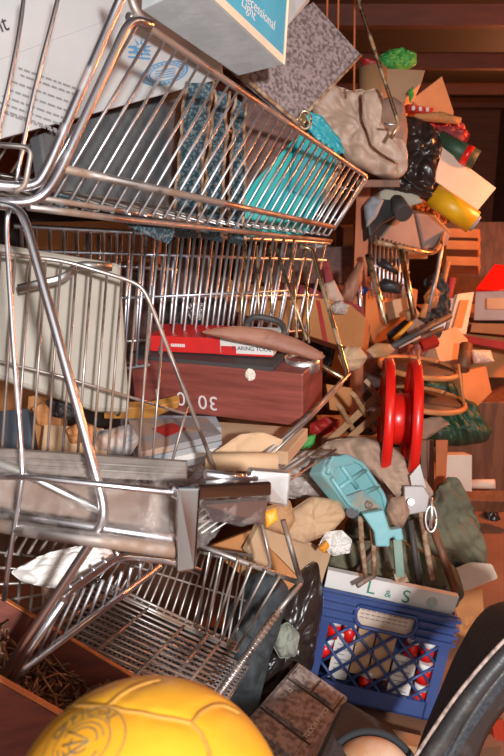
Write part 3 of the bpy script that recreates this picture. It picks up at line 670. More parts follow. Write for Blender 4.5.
# ------------------------------------------------------------------ yellow ball
bc = P(148, 828, .536); br = .1035
tob = (CP - bc).normalized()
t = Thing('volleyball', 'yellow leather volleyball with a round faded emblem in the foreground', 'ball')
def sph(q, k=1.0): return bc + (q - bc).normalized()*br*k
import bmesh
bm = bmesh.new(); bmesh.ops.create_uvsphere(bm, u_segments=64, v_segments=40, radius=br)
seams = []
def hit(x, y, k=1.0):
    d = (P(x, y, 1)-CP).normalized(); oc = CP - bc; q = oc.dot(d); disc = q*q - (oc.dot(oc) - br*br)
    return sph(CP + d*(-q - math.sqrt(max(disc, 0))), k)
def pxseam(pts):
    p = [hit(*a) for a in pts]; out = []
    for i in range(len(p)-1):
        for j in range(8): out.append(sph(p[i].lerp(p[i+1], j/8)))
    return out + [p[-1]]
seams = [pxseam(a) for a in (((60, 704), (90, 705), (126, 710), (160, 716), (192, 722)), ((192, 722), (200, 712), (212, 705), (224, 704), (240, 712)), ((192, 722), (203, 735), (210, 752), (212, 775)),
    ((60, 704), (66, 697), (78, 690), (98, 684)), ((108, 705), (120, 694), (140, 684), (160, 679)), ((60, 704), (40, 720), (20, 750)))]
mb = MB(); vs = []
for v in bm.verts:
    q = bc + v.co; d = min(((q - s).length for sm in seams for s in sm), default=1)
    vs.append(q + (q-bc).normalized()*(-.0022*math.exp(-(d/.0045)**2)))
mb.add(vs, [[v.index for v in f.verts] for f in bm.faces], 0, True); bm.free()
bl = t.part('panels', mb, YEL)
sm = MB()
for s in seams: sm.tube([sph(q, .9875) for q in s], .0016, n=6)
t.part('seam', sm, SEAM)
ec = hit(80, 743); en = (ec - bc).normalized(); ex = (hit(100, 730) - hit(44, 745)); ex = (ex - en*ex.dot(en)).normalized(); ey = en.cross(ex)
def em(a, r_): return sph(ec + (ex*math.cos(a)*1.0 + ey*math.sin(a)*.9)*r_, 1.004)
def ering(r_, w, a0=0, a1=2*math.pi, n=48):
    m = MB(); vs = [em(a0+(a1-a0)*i/n, r_+w*s) for s in (0, 1) for i in range(n+1)]
    return m.add(vs, [[i, i+1, n+2+i, n+1+i] for i in range(n)])
ink = MB()
for g in (ering(.0325, .0010), ering(.0215, .0010), ering(.0165, .0013, .2, 2.7), ering(.0165, .0013, 3.3, 5.8), ering(.0120, .0013, .0, 2.4), ering(.0075, .0012, 2.6, 5.6), ering(.0125, .0012, 3.5, 5.0)):
    ink.add(g.v, [f[0] for f in g.f])
for k in range(3):
    y = -.004 + k*.004; a = [sph(ec + ex*x - ey*(-y + x*.5*(k-1)), 1.004) for x in (-.014, -.007, 0, .007)]
    ink.tube(a, .0006, n=4)
t.part('emblem_ring', ink, BALLINK)
for wd, a0, st, rr_ in (('SOLIDE', 3.98, .29, .0268), ('OFFICIAL', 2.62, -.26, .0272)):
    for k, ch_ in enumerate(wd):
        a = a0 + st*k; q = em(a, rr_); rad = (q - sph(ec, 1.004)).normalized()
        yy = -rad if st > 0 else rad; nn = (q-bc).normalized(); xx = yy.cross(nn)
        lt = text_mb(ch_, q, xx, yy, .0115); lt.v = [sph(v, 1.005) for v in lt.v]; t.part('emblem_letter', lt, BALLINK)
t.done()
bx = bc + Vector((0, 0, -br))
t = Thing('carton', 'tall brown carton standing under the yellow ball', 'box')
t.part('body', wbox(bx.x-.13, bx.x+.09, bx.y-.12, bx.y+.06, 0, bx.z+.001), KRAFT, bev=.002); t.done()

# ------------------------------------------------------------------ battery, chair
b0, b1, b2, b3 = P(298, 661, 1.611), P(349, 697, 1.556), P(298, 769, 1.381), P(242, 727, 1.436)
bu = (b1-b0).normalized(); bv = (b3-b0); bv = (bv - bu*bv.dot(bu)).normalized(); bw = bu.cross(bv); bw = bw if bw.z < 0 else -bw
t = Thing('car_battery', 'dusty brown car battery with raised lettering beside the blue crate', 'battery')
t.part('body', MB().box(b0, bu*.13, bv*.225, bw*.17), BATT, bev=.006)
def bt(x, y, lift=.0): return b0 + bu*x + bv*y - bw*lift
c_ = t.part('cell_cover', MB().box(bt(.012, .012), bu*.048, bv*.036, -bw*.006), BATT, bev=.002)
t.part('cell_cover', MB().box(bt(.066, .012), bu*.05, bv*.036, -bw*.006), BATT, bev=.002)
t.part('centre_plate', MB().box(bt(.008, .062), bu*.106, bv*.088, -bw*.005), BATT, bev=.002)
g = MB()
for y in (.054, .156): g.box(bt(.004, y), bu*.122, bv*.004, -bw*.001)
for x in (.004, .062, .12): g.box(bt(x, .008), bu*.003, bv*.044, -bw*.001)
g.box(bt(.012, .166), bu*.10, bv*.003, -bw*.001); g.box(bt(.012, .19), bu*.10, bv*.003, -bw*.001); t.part('groove', g, BATTD)
t.part('end_cover', MB().box(bt(.014, .166), bu*.098, bv*.042, -bw*.006), BATT, bev=.002)
t.part('raised_letters', text_mb('TUDOR PRIMO', bt(.1105, .112, .0066), -bv, -bu, .0145, spacing=.92), LETTER)
m = MB(); sq = bt(.024, .078, .0052)
for d1, d2 in ((bu*.008, bv*.0016), (bv*.008, bu*.0016)): m.box(sq, d1, d2, -bw*.0006)
m.box(sq + bv*.0075, bu*.0095, bv*.0016, -bw*.0006); m.box(sq + bu*.008, bv*.009, bu*.0016, -bw*.0006); t.part('square_mark', m, LETTER); t.done()
t = Thing('office_chair', 'dark low chair with a curved scuffed backrest in front of the blue crate', 'chair')
A_ = PP((400, 800, 1.08), (428, 758, 1.08), (462, 706, 1.08), (506, 650, 1.08), (550, 612, 1.08), (620, 590, 1.08))
B__ = PP((420, 745, 1.4), (442, 690, 1.42), (460, 646, 1.42), (480, 614, 1.40), (506, 602, 1.36), (600, 600, 1.3))
t.part('back_cushion', MB().loft(A_, B__, .03, n=28, k=8, bulge=.008), CHAIRF)
A2 = PP((384, 800, 1.05), (412, 752, 1.05), (450, 698, 1.05), (500, 640, 1.05), (550, 600, 1.05), (622, 576, 1.05))
bt_ = MB().tube([a.lerp(c, .5) for a, c in zip(A2, PP((412, 812, 1.07), (444, 766, 1.07), (476, 712, 1.07), (514, 662, 1.07), (560, 622, 1.07), (630, 600, 1.07)))], .013, .013, n=12, fil=.05)
t.part('back_shell', bt_, CHAIRP)
t.part('outer_shell', MB().loft(PP((412, 812, 1.07), (444, 766, 1.07), (476, 712, 1.07), (514, 662, 1.07), (560, 622, 1.07), (630, 600, 1.07)), PP((452, 850, 1.12), (470, 790, 1.12), (488, 735, 1.12), (524, 690, 1.12), (570, 655, 1.12), (640, 640, 1.12)), .012, n=24, k=4), CHAIRP)
t.part('edge_highlight', MB().tube([q + Vector((-.012, -.018, .012)) for q in PP((398, 790, 1.05), (428, 742, 1.05), (463, 690, 1.05), (510, 636, 1.05), (556, 600, 1.05))], .0028, fil=.05), BATT)  # pale tube stands in for the highlight along the shell rim
seat = plane_px([(345, 699), (394, 728), (470, 830), (300, 800)], 1.34, 1.34, 1.02)
t.part('seat', MB().slab(seat, .05), CHAIRF, bev=.01)
t.done()
t = Thing('football', 'worn orange and brown leather ball in a ring of modelled shade on the chair seat', 'ball')
fc = P(372, 786, 1.04); fr = .064
def qsph(c, r, a0, a1, n=40):
    m = MB(); return m.lathe(c, (CP-c).normalized().cross(RT).normalized(), [(math.sin(a)*r, max(1e-5, math.cos(a)*r)) for a in [a0+(a1-a0)*i/20 for i in range(21)]], n)
t.part('leather', qsph(fc, fr, -math.pi/2, math.pi/2), mat('worn_leather', (.56, .27, .13), .6, col2=(.60, .42, .30), scale=22, lo=.4, hi=.55))
pv = MB(); 
t.part('dark_patch', MB().puff([fc + (P(x, y, 1)-CP).normalized()*0 + ((P(x, y, 1.0)-fc).normalized())*fr*1.004 for x, y in ((388, 742), (402, 744), (410, 760), (396, 764), (388, 756))], .002, .0), MAROON)
t.done()
t = Thing('shade_ring', 'black ring modelling the shade around the worn leather ball on the chair seat', 'ring')
rc = fc + (fc-CP).normalized()*.0; cx = RT; cy = (fc-CP).normalized().cross(RT).normalized()
t.part('ring', MB().tube([rc + (cx*math.cos(a) + cy*math.sin(a))*(fr+.006) for a in [2*math.pi*k/40 for k in range(41)]], .0055), BLACKM); t.done()  # black tube models the shade around the ball
slab1('wood_board', [(386, 727), (432, 738), (436, 752), (400, 744)], (1.66, 1.66, 1.6), .02, WOODP, 'pale wooden board on the floor below the blue crate', 'board')
slab1('red_label', [(490, 716), (510, 722), (510, 742), (494, 738)], (1.75, 1.75, 1.66), .004, REDS, 'flat red piece lying on the floor behind the chair', 'scrap')

# ------------------------------------------------------------------ blue milk crate
c0, c1, c2, c3 = P(320, 587, 1.752), P(458, 617, 1.73), P(431, 721, 1.785), P(297, 691, 1.804)
cu = (c1-c0).normalized(); cv = (c3-c0); cv = (cv - cu*cv.dot(cu)).normalized(); cw = cu.cross(cv); cw = cw if cw.y > 0 else -cw
CW, CH, CDp = .33, .28, .27
def cr(x, y, z=0): return c0 + cu*x + cv*y + cw*z
t = Thing('milk_crate', 'blue plastic milk crate with a lattice front packed with papers', 'crate')
fr_ = MB()
fr_.box(cr(-.008, .004, -.012), cu*(CW+.016), cv*.008, cw*.02)
for k in range(1, 4):
    fr_.box(cr(-.008, .006+.020*k, -.012), cu*.102, cv*.007, cw*.02); fr_.box(cr(.243, .006+.020*k, -.012), cu*.095, cv*.007, cw*.02)
fr_.box(cr(0, 0, -.002), cu*.10, cv*.082, cw*.008); fr_.box(cr(.235, 0, -.002), cu*.095, cv*.082, cw*.008); fr_.box(cr(.10, 0, -.002), cu*.135, cv*.020, cw*.008)
t.part('top_band', fr_, BLUEP)
fp = MB()
fp.box(cr(0, .08), cu*.040, cv*.20, cw*.008); fp.box(cr(CW-.025, .08), cu*.025, cv*.20, cw*.008); fp.box(cr(.03, .235), cu*.28, cv*.045, cw*.008)
for k in range(4): fp.box(cr(.008, .115+.035*k, -.003), cu*.012, cv*.003, cw*.004)
t.part('front_frame', fp, BLUEP)
la = MB(); x0, x1, y0, y1 = .040, .305, .082, .238
def clip(px, py, dx, dy):
    ts = []
    t0, t1 = -9, 9
    for p, d, lo_, hi_ in ((px, dx, x0, x1), (py, dy, y0, y1)):
        a, c = (lo_-p)/d, (hi_-p)/d
        t0, t1 = max(t0, min(a, c)), min(t1, max(a, c))
    return (t0, t1) if t1 - t0 > .004 else None
for sgn in (1, -1):
    for k in range(-12, 24):
        px, py = x0 + k*.054, y0
        r_ = clip(px, py, 1, sgn*1.0)
        if r_:
            a, c = cr(px + r_[0], py + sgn*r_[0], .004), cr(px + r_[1], py + sgn*r_[1], .004)
            la.tube([a, c], .0038, .0045, n=6)
t.part('lattice', la, BLUEP)
hb = MB(); hc = [(.10, .022), (.235, .022), (.242, .04), (.236, .062), (.222, .074), (.113, .074), (.099, .062), (.093, .04)]
hb.tube([cr(x, y, -.006) for x, y in hc + [hc[0]]], .005, fil=.006); t.part('handle_rim', hb, BLUEP)
sd = MB()
for x in (0, CW-.006):
    sd = MB(); sd.box(cr(x, 0, .006), cu*.006, cv*.09, cw*(CDp-.006)); sd.box(cr(x, .24, .006), cu*.006, cv*.04, cw*(CDp-.006))
    for k in range(4): sd.box(cr(x, .09, .03+k*.06), cu*.006, cv*.15, cw*.012)
    t.part('side_wall', sd, BLUEP)
t.part('back_wall', MB().box(cr(0, 0, CDp-.006), cu*CW, cv*CH, cw*.006), BLUEP); t.part('bottom', MB().box(cr(0, CH-.006), cu*CW, cv*.006, cw*CDp), BLUEP); t.done()
# crate contents
SHZ = .024
def on_sheet(x, y, z=None):
    o_ = cr(0, 0, SHZ); r = P(x, y, 1) - CP; return CP + r*(cw.dot(o_-CP)/cw.dot(r))
pq = [on_sheet(328, 570), on_sheet(459, 597), cr(.316, .075, SHZ), cr(.012, .075, SHZ)]
t = Thing('file_folder', 'white folder with green handwriting standing in the top of the blue crate', 'folder')
t.part('sheet', MB().prism(pq, cw*.02), WHITE)
gi = mat('green_ink', (.03, .25, .16), .6)
n_ = -cw*.0012
for ch_, px_, py_, sz in (('L', 371, 588, .046), ('&', 388, 594, .026), ('S', 406, 597, .046)):
    lt = text_mb(ch_, on_sheet(px_, py_) + n_, cu + cv*.02, -cv + cu*(.25), sz)
    t.part('green_letter', lt, gi)
st = MB(); sc_ = on_sheet(432, 602) + n_
for r_ in (.012, .0085): st.tube([sc_ + (cu*math.cos(a) + cv*math.sin(a))*r_ for a in [2*math.pi*k/24 for k in range(25)]], .0007, n=4)
for k in range(3): st.tube([sc_ + cu*-.006 + cv*(-.004+.004*k), sc_ + cu*.006 + cv*(-.004+.004*k)], .0007, n=4)
t.part('round_stamp', st, mat('pale_green_ink', (.36, .50, .40), .7)); t.done()
t = Thing('paper_pad', 'white printed sheet showing through the hand hole of the blue crate', 'paper')
t.part('sheet', MB().box(cr(.096, .02, .010), cu*.145, cv*.060, cw*.012), PINKW); ln = MB()
for k in range(3):
    for j in range(9): ln.box(cr(.108+j*.013, .036+k*.010, .0094), cu*.010, cv*.0024, cw*.0006)
t.part('printed_line', ln, GREYINK); t.part('top_strip', MB().box(cr(.096, .02, .0095), cu*.145, cv*.012, cw*.0006), LILAC); t.done()
slab_data = ((.064, .112, .050, .12, WHITE, 'paper', 'white paper leaning behind the lattice at the blue crate'), (.114, .088, .045, .12, KRAFT2, 'carton', 'small brown carton behind the middle of the blue lattice'),
    (.160, .088, .05, .12, KRAFT2, 'carton', 'brown carton behind the lattice beside the small brown one'), (.212, .135, .058, .10, WHITE, 'paper', 'white printed paper behind the lattice near the red tins'))
for x, y, w_, h_, m_, nm, lb in slab_data:
    t = Thing(nm, lb, 'box' if nm == 'carton' else 'paper'); t.part('body', MB().box(cr(x, y, .013), cu*(w_-.004), cv*h_, cw*.008), m_)
    if nm == 'paper':
        ln = MB()
        for k in range(7): ln.box(cr(x+.008, y+.014+k*.013, .0124), cu*(w_-.03 if k % 2 else w_-.02), cv*.002, cw*.0006)
        t.part('printed_line', ln, GREYINK)
    t.done()
for i, (x, y, lb) in enumerate(((.056, .094, 'red and white tin in the upper corner of the crate nearest the battery side'), (.094, .094, 'second red and white tin from the upper corner of the blue crate'), (.046, .150, 'red tin low against the side frame of the blue crate'),
        (.248, .098, 'red and white tin below the end of the hand hole of the blue crate'), (.286, .100, 'red and white tin at the upper far corner of the crate near the chair'), (.290, .160, 'red tin behind the lattice beside the chair back'), (.292, .215, 'lowest red tin behind the lattice beside the chair back'), (.160, .212, 'red tin low in the middle of the blue crate'))):
    t = Thing('tin', lb, 'tin', 'red tins in the blue crate'); z = .024 if i != 7 else .056
    if i in (7,): z = -.0 + .0205 + .006
    t.part('can', MB().cyl(cr(x, y, z), cr(x, y+.036, z), .0165, n=20), REDP); t.part('white_lid', MB().cyl(cr(x, y-.016, z), cr(x, y, z), .0168, n=20), WHITE); t.done()
# ------------------------------------------------------------------ heap on the far side of the carts
def T1(name, label, cat, parts, group=None):
    t = Thing(name, label, cat, group)
    for p in parts: t.part(*p[:3], **(p[3] if len(p) > 3 else {}))
    t.done()
def cartonpx(name, poly, d, depth, m, label, cat='box', group=None, parts=()):
    q = plane_px(poly, *d); t = Thing(name, label, cat, group); t.part('body', MB().slab(q, depth), m, bev=.002)
    for nm, pl, mm in parts:
        nn = away(q); r = [near_px(q, *a) - nn*.0015 for a in pl]; t.part(nm, MB().slab(r, .001), mm)
    t.done()
# lower right: cloths, tools, spool
single('carton', wbox(.14, .62, 2.2, 2.46, 0, .30), KRAFT3, 'large brown carton under the taupe cloth behind the blue crate', 'box', bev=.003)
single('carton', wbox(.22, .40, 2.2, 2.42, .30, .50), KRAFT, 'brown carton on the large one under the red spool', 'box', bev=.003)
cartonpx('carton', [(248, 548), (262, 520), (332, 552), (318, 596), (300, 584), (276, 598)], (1.62, 1.66, 1.80), .02, KRAFT2, 'opened brown carton flap beside the end of the bottom cart')
cartonpx('carton', [(206, 548), (252, 530), (300, 580), (276, 602), (240, 574)], (1.66, 1.66, 1.66), .02, KRAFT3, 'orange-brown carton flap behind the end rail of the bottom cart')
puff1('paper_bag', [(288, 512), (312, 496), (340, 500), (346, 516), (332, 532), (304, 544), (290, 538), (280, 526)], 1.70, .03, KRAFT2, 'crumpled brown paper bag below the turquoise tool', 'bag', .012, 3, 10)
puff1('paper_bag', [(262, 508), (290, 500), (296, 520), (286, 536), (262, 528)], 1.64, .02, KRAFT, 'folded brown paper beside the end plate of the chrome rack', 'paper', .01, 5, 10)
t = Thing('candy_wrapper', 'crumpled white and orange wrapper on the open brown carton', 'wrapper')
t.part('foil', MB().puff([P(x, y, 1.68) for x, y in ((318, 546), (326, 532), (342, 530), (352, 540), (350, 552), (334, 556))], .014, .012, 8, 22), WHITE)
t.part('orange_end', MB().puff([P(x, y, 1.66) for x, y in ((318, 548), (326, 540), (330, 546), (324, 554))], .008, .004, 3, 30), ORANGE); t.done()
puff1('grey_bag', [(256, 470), (290, 458), (324, 462), (350, 480), (352, 498), (320, 500), (290, 498), (262, 490)], 1.84, .035, GREYB, 'crinkled grey plastic bag beside the turquoise tool', 'bag', .025, 6, 10)
puff1('taupe_cloth', [(304, 456), (330, 440), (362, 436), (392, 446), (418, 470), (434, 492), (424, 506), (404, 510), (392, 492), (366, 470), (336, 462), (310, 470)], 1.88, .04, TAUPE, 'taupe cloth draped over the turquoise tool under the red spool', 'cloth', .03, 2, 6, .016)
puff1('cloth_corner', [(390, 498), (404, 496), (410, 512), (402, 528), (392, 526), (386, 512)], 1.74, .022, BROWNC, 'brown cloth end hanging in front of the grey metal bracket', 'cloth', .008, 6)
puff1('olive_trousers', [(346, 520), (380, 500), (430, 500), (446, 478), (458, 476), (470, 500), (484, 540), (488, 562), (470, 574), (440, 584), (400, 588), (360, 584), (340, 560)], 2.12, .05, OLIVE, 'crumpled olive green trousers hanging behind the hand tools', 'cloth', .055, 4, 5, .03)
# turquoise tool
t = Thing('vise', 'chipped turquoise enamelled bench vise hanging beside the taupe cloth', 'vise')
q = plane_px([(322, 474), (328, 458), (345, 454), (362, 462), (384, 494), (388, 516), (372, 522), (350, 508)], 1.64, 1.66, 1.70)
t.part('body', MB().slab(q, .045), TOOLT, bev=.006)
q2 = [near_px(q, *a) - away(q)*.012 for a in ((344, 496), (360, 490), (378, 508), (378, 520), (364, 516), (352, 508))]
t.part('bolt_plate', MB().slab(q2, .014), mat('worn_plate', (.34, .33, .27), .6, col2=(.20, .34, .34), scale=40, lo=.45, hi=.6), bev=.003, label='worn plate with bolts')
cc = near_px(q, 363, 505) - away(q)*.012; t.part('bolt', MB().cyl(cc, cc - away(q)*.008, .010, n=6).cyl(cc, cc - away(q)*.014, .005, n=12), RUSTW)
cc = near_px(q, 340, 462); t.part('bolt', MB().cyl(cc, cc - away(q)*.008, .006, n=6), RUSTW)
rbm = MB()
for pl in (((326, 474), (331, 460), (345, 456), (361, 464), (382, 495), (386, 514)), ((330, 478), (348, 504), (372, 520)), ((338, 488), (364, 470)), ((346, 500), (378, 486)), ((340, 466), (356, 488))):
    rbm.tube([near_px(q, *a_) - away(q)*.004 for a_ in pl], .0055, fil=.01)
t.part('rib', rbm, TOOLT)
t.part('top_lug', MB().slab([near_px(q, *a) - away(q)*.01 for a in ((325, 466), (330, 456), (350, 456), (352, 464), (334, 468), (330, 476))], .03), TOOLT, bev=.004)
t.part('jaw', MB().slab(PP((362, 514, 1.66), (384, 510, 1.66), (390, 530, 1.66), (402, 528, 1.66), (404, 540, 1.66), (396, 542, 1.66), (394, 537, 1.66), (390, 539, 1.66), (390, 547, 1.66), (376, 547, 1.66), (374, 532, 1.66)), .03), TOOLT, bev=.004)
t.part('stem', MB().slab(PP((393, 540, 1.70), (402, 540, 1.70), (405, 578, 1.74), (396, 578, 1.74)), .018), mat('pale_green_enamel', (.30, .42, .34), .5, col2=(.22, .33, .27), scale=14), bev=.003)
t.part('rusty_foot', MB().slab(PP((394, 574, 1.74), (406, 574, 1.74), (409, 582, 1.74), (396, 582, 1.74)), .02), RUSTE); t.done()
t = Thing('pliers', 'long rusty pliers hanging in front of the white folder with green writing', 'pliers')
t.part('handle', MB().tube(PP((360, 516, 1.7), (362, 545, 1.7), (366, 578, 1.72)), .0062, fil=.02), RUSTE)
t.part('handle', MB().tube(PP((370, 516, 1.7), (374, 545, 1.7), (374, 576, 1.72)), .0062, fil=.02), RUSTE)
t.part('jaw', MB().tube(PP((374, 576, 1.72), (366, 580, 1.71), (357, 586, 1.70)), .006), RUSTW); t.part('pivot', MB().cyl(P(352, 512, 1.69), P(352, 512, 1.72), .014, n=20), DKGREY); t.done()
for i, (a, c, d_, r_, m_, lb) in enumerate((((378, 546), (356, 572), 1.86, .006, DKBOARD, 'dark rod leaning across behind the long pliers'), ((410, 520), (420, 590), 1.84, .008, DKGREY, 'dark metal rod just beside the pale green vise stem'), ((384, 530), (388, 580), 1.9, .007, GREYM, 'grey rod hanging behind the vise stem'), ((421, 512), (432, 580), 1.84, .008, RUSTE, 'rusty rod between the dark rod and the broom handle'))):
    single('metal_rod', MB().tube(PP((*a, d_), (*c, d_)), r_), m_, lb, 'rod')
single('broom', MB().tube(PP((430, 520, 1.86), (456, 592, 1.84)), .010), WOODD, 'brown wooden tool handle slanting in front of the olive trousers', 'handle')
t = Thing('snap_hook', 'shiny oval steel snap hook above the brown tool handle', 'hook')
t.part('loop', MB().tube([P(431 + 5.5*math.cos(a), 519 + 13*math.sin(a), 1.82) for a in [k*math.pi/10 for k in range(21)]], .0036), STEEL)
t.part('tongue', MB().tube(PP((431, 498, 1.82), (432, 514, 1.82), (430, 528, 1.82)), .005), STEEL); t.done()
t = Thing('metal_bracket', 'grey painted metal bracket with a bolt beside the brown cloth end', 'bracket')
t.part('plate', MB().slab(PP((404, 486, 1.8), (424, 486, 1.8), (430, 496, 1.8), (427, 512, 1.8), (404, 516, 1.8)), .012), GREYM, bev=.003)
t.part('bolt', MB().cyl(P(411, 502, 1.8), P(411, 502, 1.78), .008, n=12), STEEL); t.part('ear', MB().slab(PP((410, 476, 1.82), (420, 464, 1.82), (426, 488, 1.82), (412, 488, 1.82)), .014), GREYM); t.done()
# red spool
sc_ = P(383, 418, 1.95); ax = Vector((.99, -.13, -.02)).normalized(); R_ = .160
t = Thing('cable_spool', 'empty bright red plastic cable spool standing on edge on the heap', 'spool')
for h in (0, .068):
    t.part('flange', MB().lathe(sc_ + ax*h, ax, [(0, .016), (0, R_-.012), (-.006, R_-.006), (-.004, R_), (.018, R_), (.020, R_-.006), (.012, R_-.012), (.012, .016)], 64, closed=True), REDP)
t.part('barrel', MB().lathe(sc_ + ax*.006, ax, [(0, .078), (.008, .068), (.054, .068), (.062, .078)], 48), REDP); t.done()
single('saw_blade', MB().lathe(P(392, 484, 2.02), Vector((.2, -1, .3)), [(0, .01), (0, .075), (.004, .075), (.004, .01)], 40, closed=True), GREYM, 'pale grey disc under the red spool behind the taupe cloth', 'disc')
# two-tier round stand
t = Thing('tier_table', 'small two-tier round bamboo stand behind the red spool', 'table')
for nm, c, r_, d_ in (('shelf', (418, 369), .146, 2.75), ('shelf', (423, 401), .150, 2.72)):
    cc = P(*c, d_); axx = Vector((.10, -.02, 1)).normalized()
    i = t.part(nm, MB().lathe(cc, axx, [(0, 0.0001), (0, r_), (.006, r_), (.006, .0001)], 56), TRAYT)
    t.part('rim', MB().tube([cc + axx*.006 + (axx.orthogonal().normalized()*math.cos(a) + axx.cross(axx.orthogonal()).normalized()*math.sin(a))*r_ for a in [2*math.pi*k/56 for k in range(57)]], .010, n=8), BAMBOO, parent=i)
for a, c in (((458, 364), (464, 404)), ((385, 372), (388, 404)), ((418, 350), (420, 385))):
    t.part('post', MB().tube([P(*a, 2.68), P(*c, 2.66)], .0055), BAMBOO)
t.done()
puff1('duffel_bag', [(416, 430), (440, 408), (458, 398), (474, 402), (486, 424), (492, 432), (484, 442), (458, 446), (430, 444)], 2.95, .09, GREENB, 'dark green ribbed bag beside the two-tier stand', 'bag', .02, 3, 5, .025)
puff1('green_cloth', [(400, 388), (420, 378), (452, 382), (464, 400), (440, 402), (410, 400)], 3.0, .05, GREENB, 'dark green cloth between the two tiers of the bamboo stand', 'cloth', .02, 5, 5)
puff1('grey_cloth', [(414, 420), (440, 416), (450, 424), (434, 434), (418, 444)], 2.6, .02, BROWNC, 'pale brown cloth hanging below the two-tier stand', 'cloth', .01, 7)
t = Thing('tie_strap', 'orange webbing strap hanging from the heap behind the hand tools', 'strap')
t.part('webbing', MB().slab(PP((436, 440, 2.3), (448, 440, 2.3), (446, 480, 2.28), (441, 498, 2.26), (430, 500, 2.26), (436, 478, 2.28)), .006), STRAP)
t.part('webbing', MB().slab(PP((438, 496, 2.2), (448, 490, 2.2), (452, 500, 2.2), (452, 525, 2.2), (442, 525, 2.2)), .006), STRAP)
t.part('pink_label', MB().slab(PP((443, 520, 2.19), (452, 520, 2.19), (452, 529, 2.19), (443, 529, 2.19)), .008), PINK); t.done()
for i, (x, y0_, y1_, d_, lb) in enumerate(((423, 440, 506, 2.34, 'dark wooden upright beside the red spool'), (430, 440, 512, 2.4, 'dark wooden upright next to the orange webbing strap'))):
    single('wooden_stake', MB().slab(PP((x-3, y0_, d_), (x+4, y0_, d_), (x+5, y1_, d_), (x-1, y1_, d_)), .02), WOODD, lb, 'stake', bev=.002)
cartonpx('carton', [(446, 455), (472, 455), (472, 492), (446, 488)], (2.6, 2.6, 2.6), .10, PINKW, 'pale cream carton beside the orange strap')
single('paper_roll', MB().cyl(P(468, 484, 2.7), P(495, 484, 2.66), .017), PINKW, 'white paper roll lying beside the pale cream carton', 'roll')
single('wooden_beam', MB().slab(PP((452, 490, 2.8), (504, 490, 2.8), (520, 502, 2.75), (452, 500, 2.75)), .06), WOODD, 'dark wooden beam below the white paper roll', 'beam', bev=.003)
t = Thing('carton', 'orange carton holding a loose white sheet behind the chair', 'box')
q = plane_px([(440, 592), (482, 588), (484, 612), (446, 622)], 2.1, 2.1, 2.1); t.part('body', MB().slab(q, .16), KRAFT3); t.done()
puff1('paper_sheet', [(432, 578), (470, 562), (492, 564), (498, 578), (470, 590), (446, 594)], 2.06, .004, PINKW, 'loose white paper sheet lying over the orange carton', 'paper', .006, 3, 8)
puff1('brown_rag', [(454, 606), (480, 604), (482, 634), (466, 640), (452, 630)], 2.15, .03, KRAFT3, 'orange-brown rag crammed between the blue crate and chair back', 'rag', .015, 3)
puff1('black_shoe', [(484, 508), (496, 504), (500, 520), (494, 536), (484, 530)], 2.9, .04, BLACKB, 'black shoe on the floor beside the olive trousers', 'shoe', .02, 3)
# lattice and sticks
t = Thing('folding_rack', 'wooden folding lattice rack beside the front rim of the middle cart', 'rack')
for a, c in (((318, 452), (392, 382)), ((334, 452), (402, 392)), ((352, 396), (372, 430)), ((366, 384), (386, 414)), ((338, 408), (360, 446)), ((382, 376), (398, 398))):
    t.part('slat', MB().slab([P(a[0]-2.4, a[1]-2.4, 2.02), P(c[0]-2.4, c[1]-2.4, 2.12), P(c[0]+2.4, c[1]+2.4, 2.12), P(a[0]+2.4, a[1]+2.4, 2.02)], .012), WOODP)
t.done()
puff1('red_cloth', [(310, 424), (326, 416), (340, 420), (338, 430), (322, 436), (310, 434)], 2.3, .02, REDS, 'crumpled red cloth behind the wooden lattice rack', 'cloth', .012, 4)
puff1('green_bottle', [(296, 448), (306, 436), (316, 434), (314, 444), (300, 456)], 1.95, .016, GREEN, 'bright green plastic bottle end beside the lattice rack', 'bottle', .004, 2)
puff1('black_bag', [(330, 440), (370, 410), (388, 420), (384, 446), (350, 452)], 2.4, .05, BLACKB, 'black bag in the dark behind the lattice rack', 'bag', .02, 8)
cartonpx('carton', [(326, 384), (352, 388), (352, 412), (330, 410)], (2.3, 2.3, 2.3), .10, KRAFT3, 'small brown carton behind the wooden box corner')
puff1('paper_cup', [(338, 356), (346, 346), (360, 347), (368, 357), (360, 369), (345, 372)], 2.1, .025, KRAFT2, 'tan crumpled wrapper by the corner of the middle cart', 'wrapper', .01, 4)
t = Thing('wooden_paddle', 'wooden paddle with a round end lying above the two-tier stand', 'paddle')
t.part('blade', MB().puff(PP((366, 350, 2.1), (376, 343, 2.12), (390, 344, 2.14), (395, 350, 2.14), (388, 357, 2.12), (374, 358, 2.1)), .010, .001), WOODP)
t.part('handle', MB().tube(PP((390, 348, 2.14), (450, 316, 2.35)), .010), DKGREY); t.done()
# middle heap behind the cart end
t = Thing('carton', 'long flat orange carton lying behind the gold-lit cart tubes', 'box')
q = plane_px([(222, 278), (350, 304), (366, 318), (362, 348), (340, 346), (218, 306)], 2.35, 2.22, 2.2); t.part('body', MB().slab(q, .12), KRAFT3, bev=.003)
t.part('dark_slot', MB().slab([near_px(q, *a) - away(q)*.002 for a in ((316, 300), (320, 301), (328, 342), (323, 341))], .002), REDS); t.done()
puff1('red_shirt', [(266, 282), (300, 284), (336, 298), (362, 306), (366, 320), (340, 314), (300, 300), (268, 296)], 2.3, .03, MAROON, 'maroon cloth lying along the long orange carton', 'cloth', .014, 3)
t = Thing('sock', 'maroon sock with an off-white foot standing on the long orange carton', 'sock')
t.part('leg', MB().puff(PP((318, 262, 2.3), (328, 260, 2.3), (334, 282, 2.28), (326, 288, 2.28)), .02, .006, 3), MAROON)
t.part('foot', MB().puff(PP((324, 284, 2.27), (334, 280, 2.27), (344, 300, 2.25), (338, 304, 2.25), (326, 300, 2.26)), .022, .004, 3), SKIN); t.done()
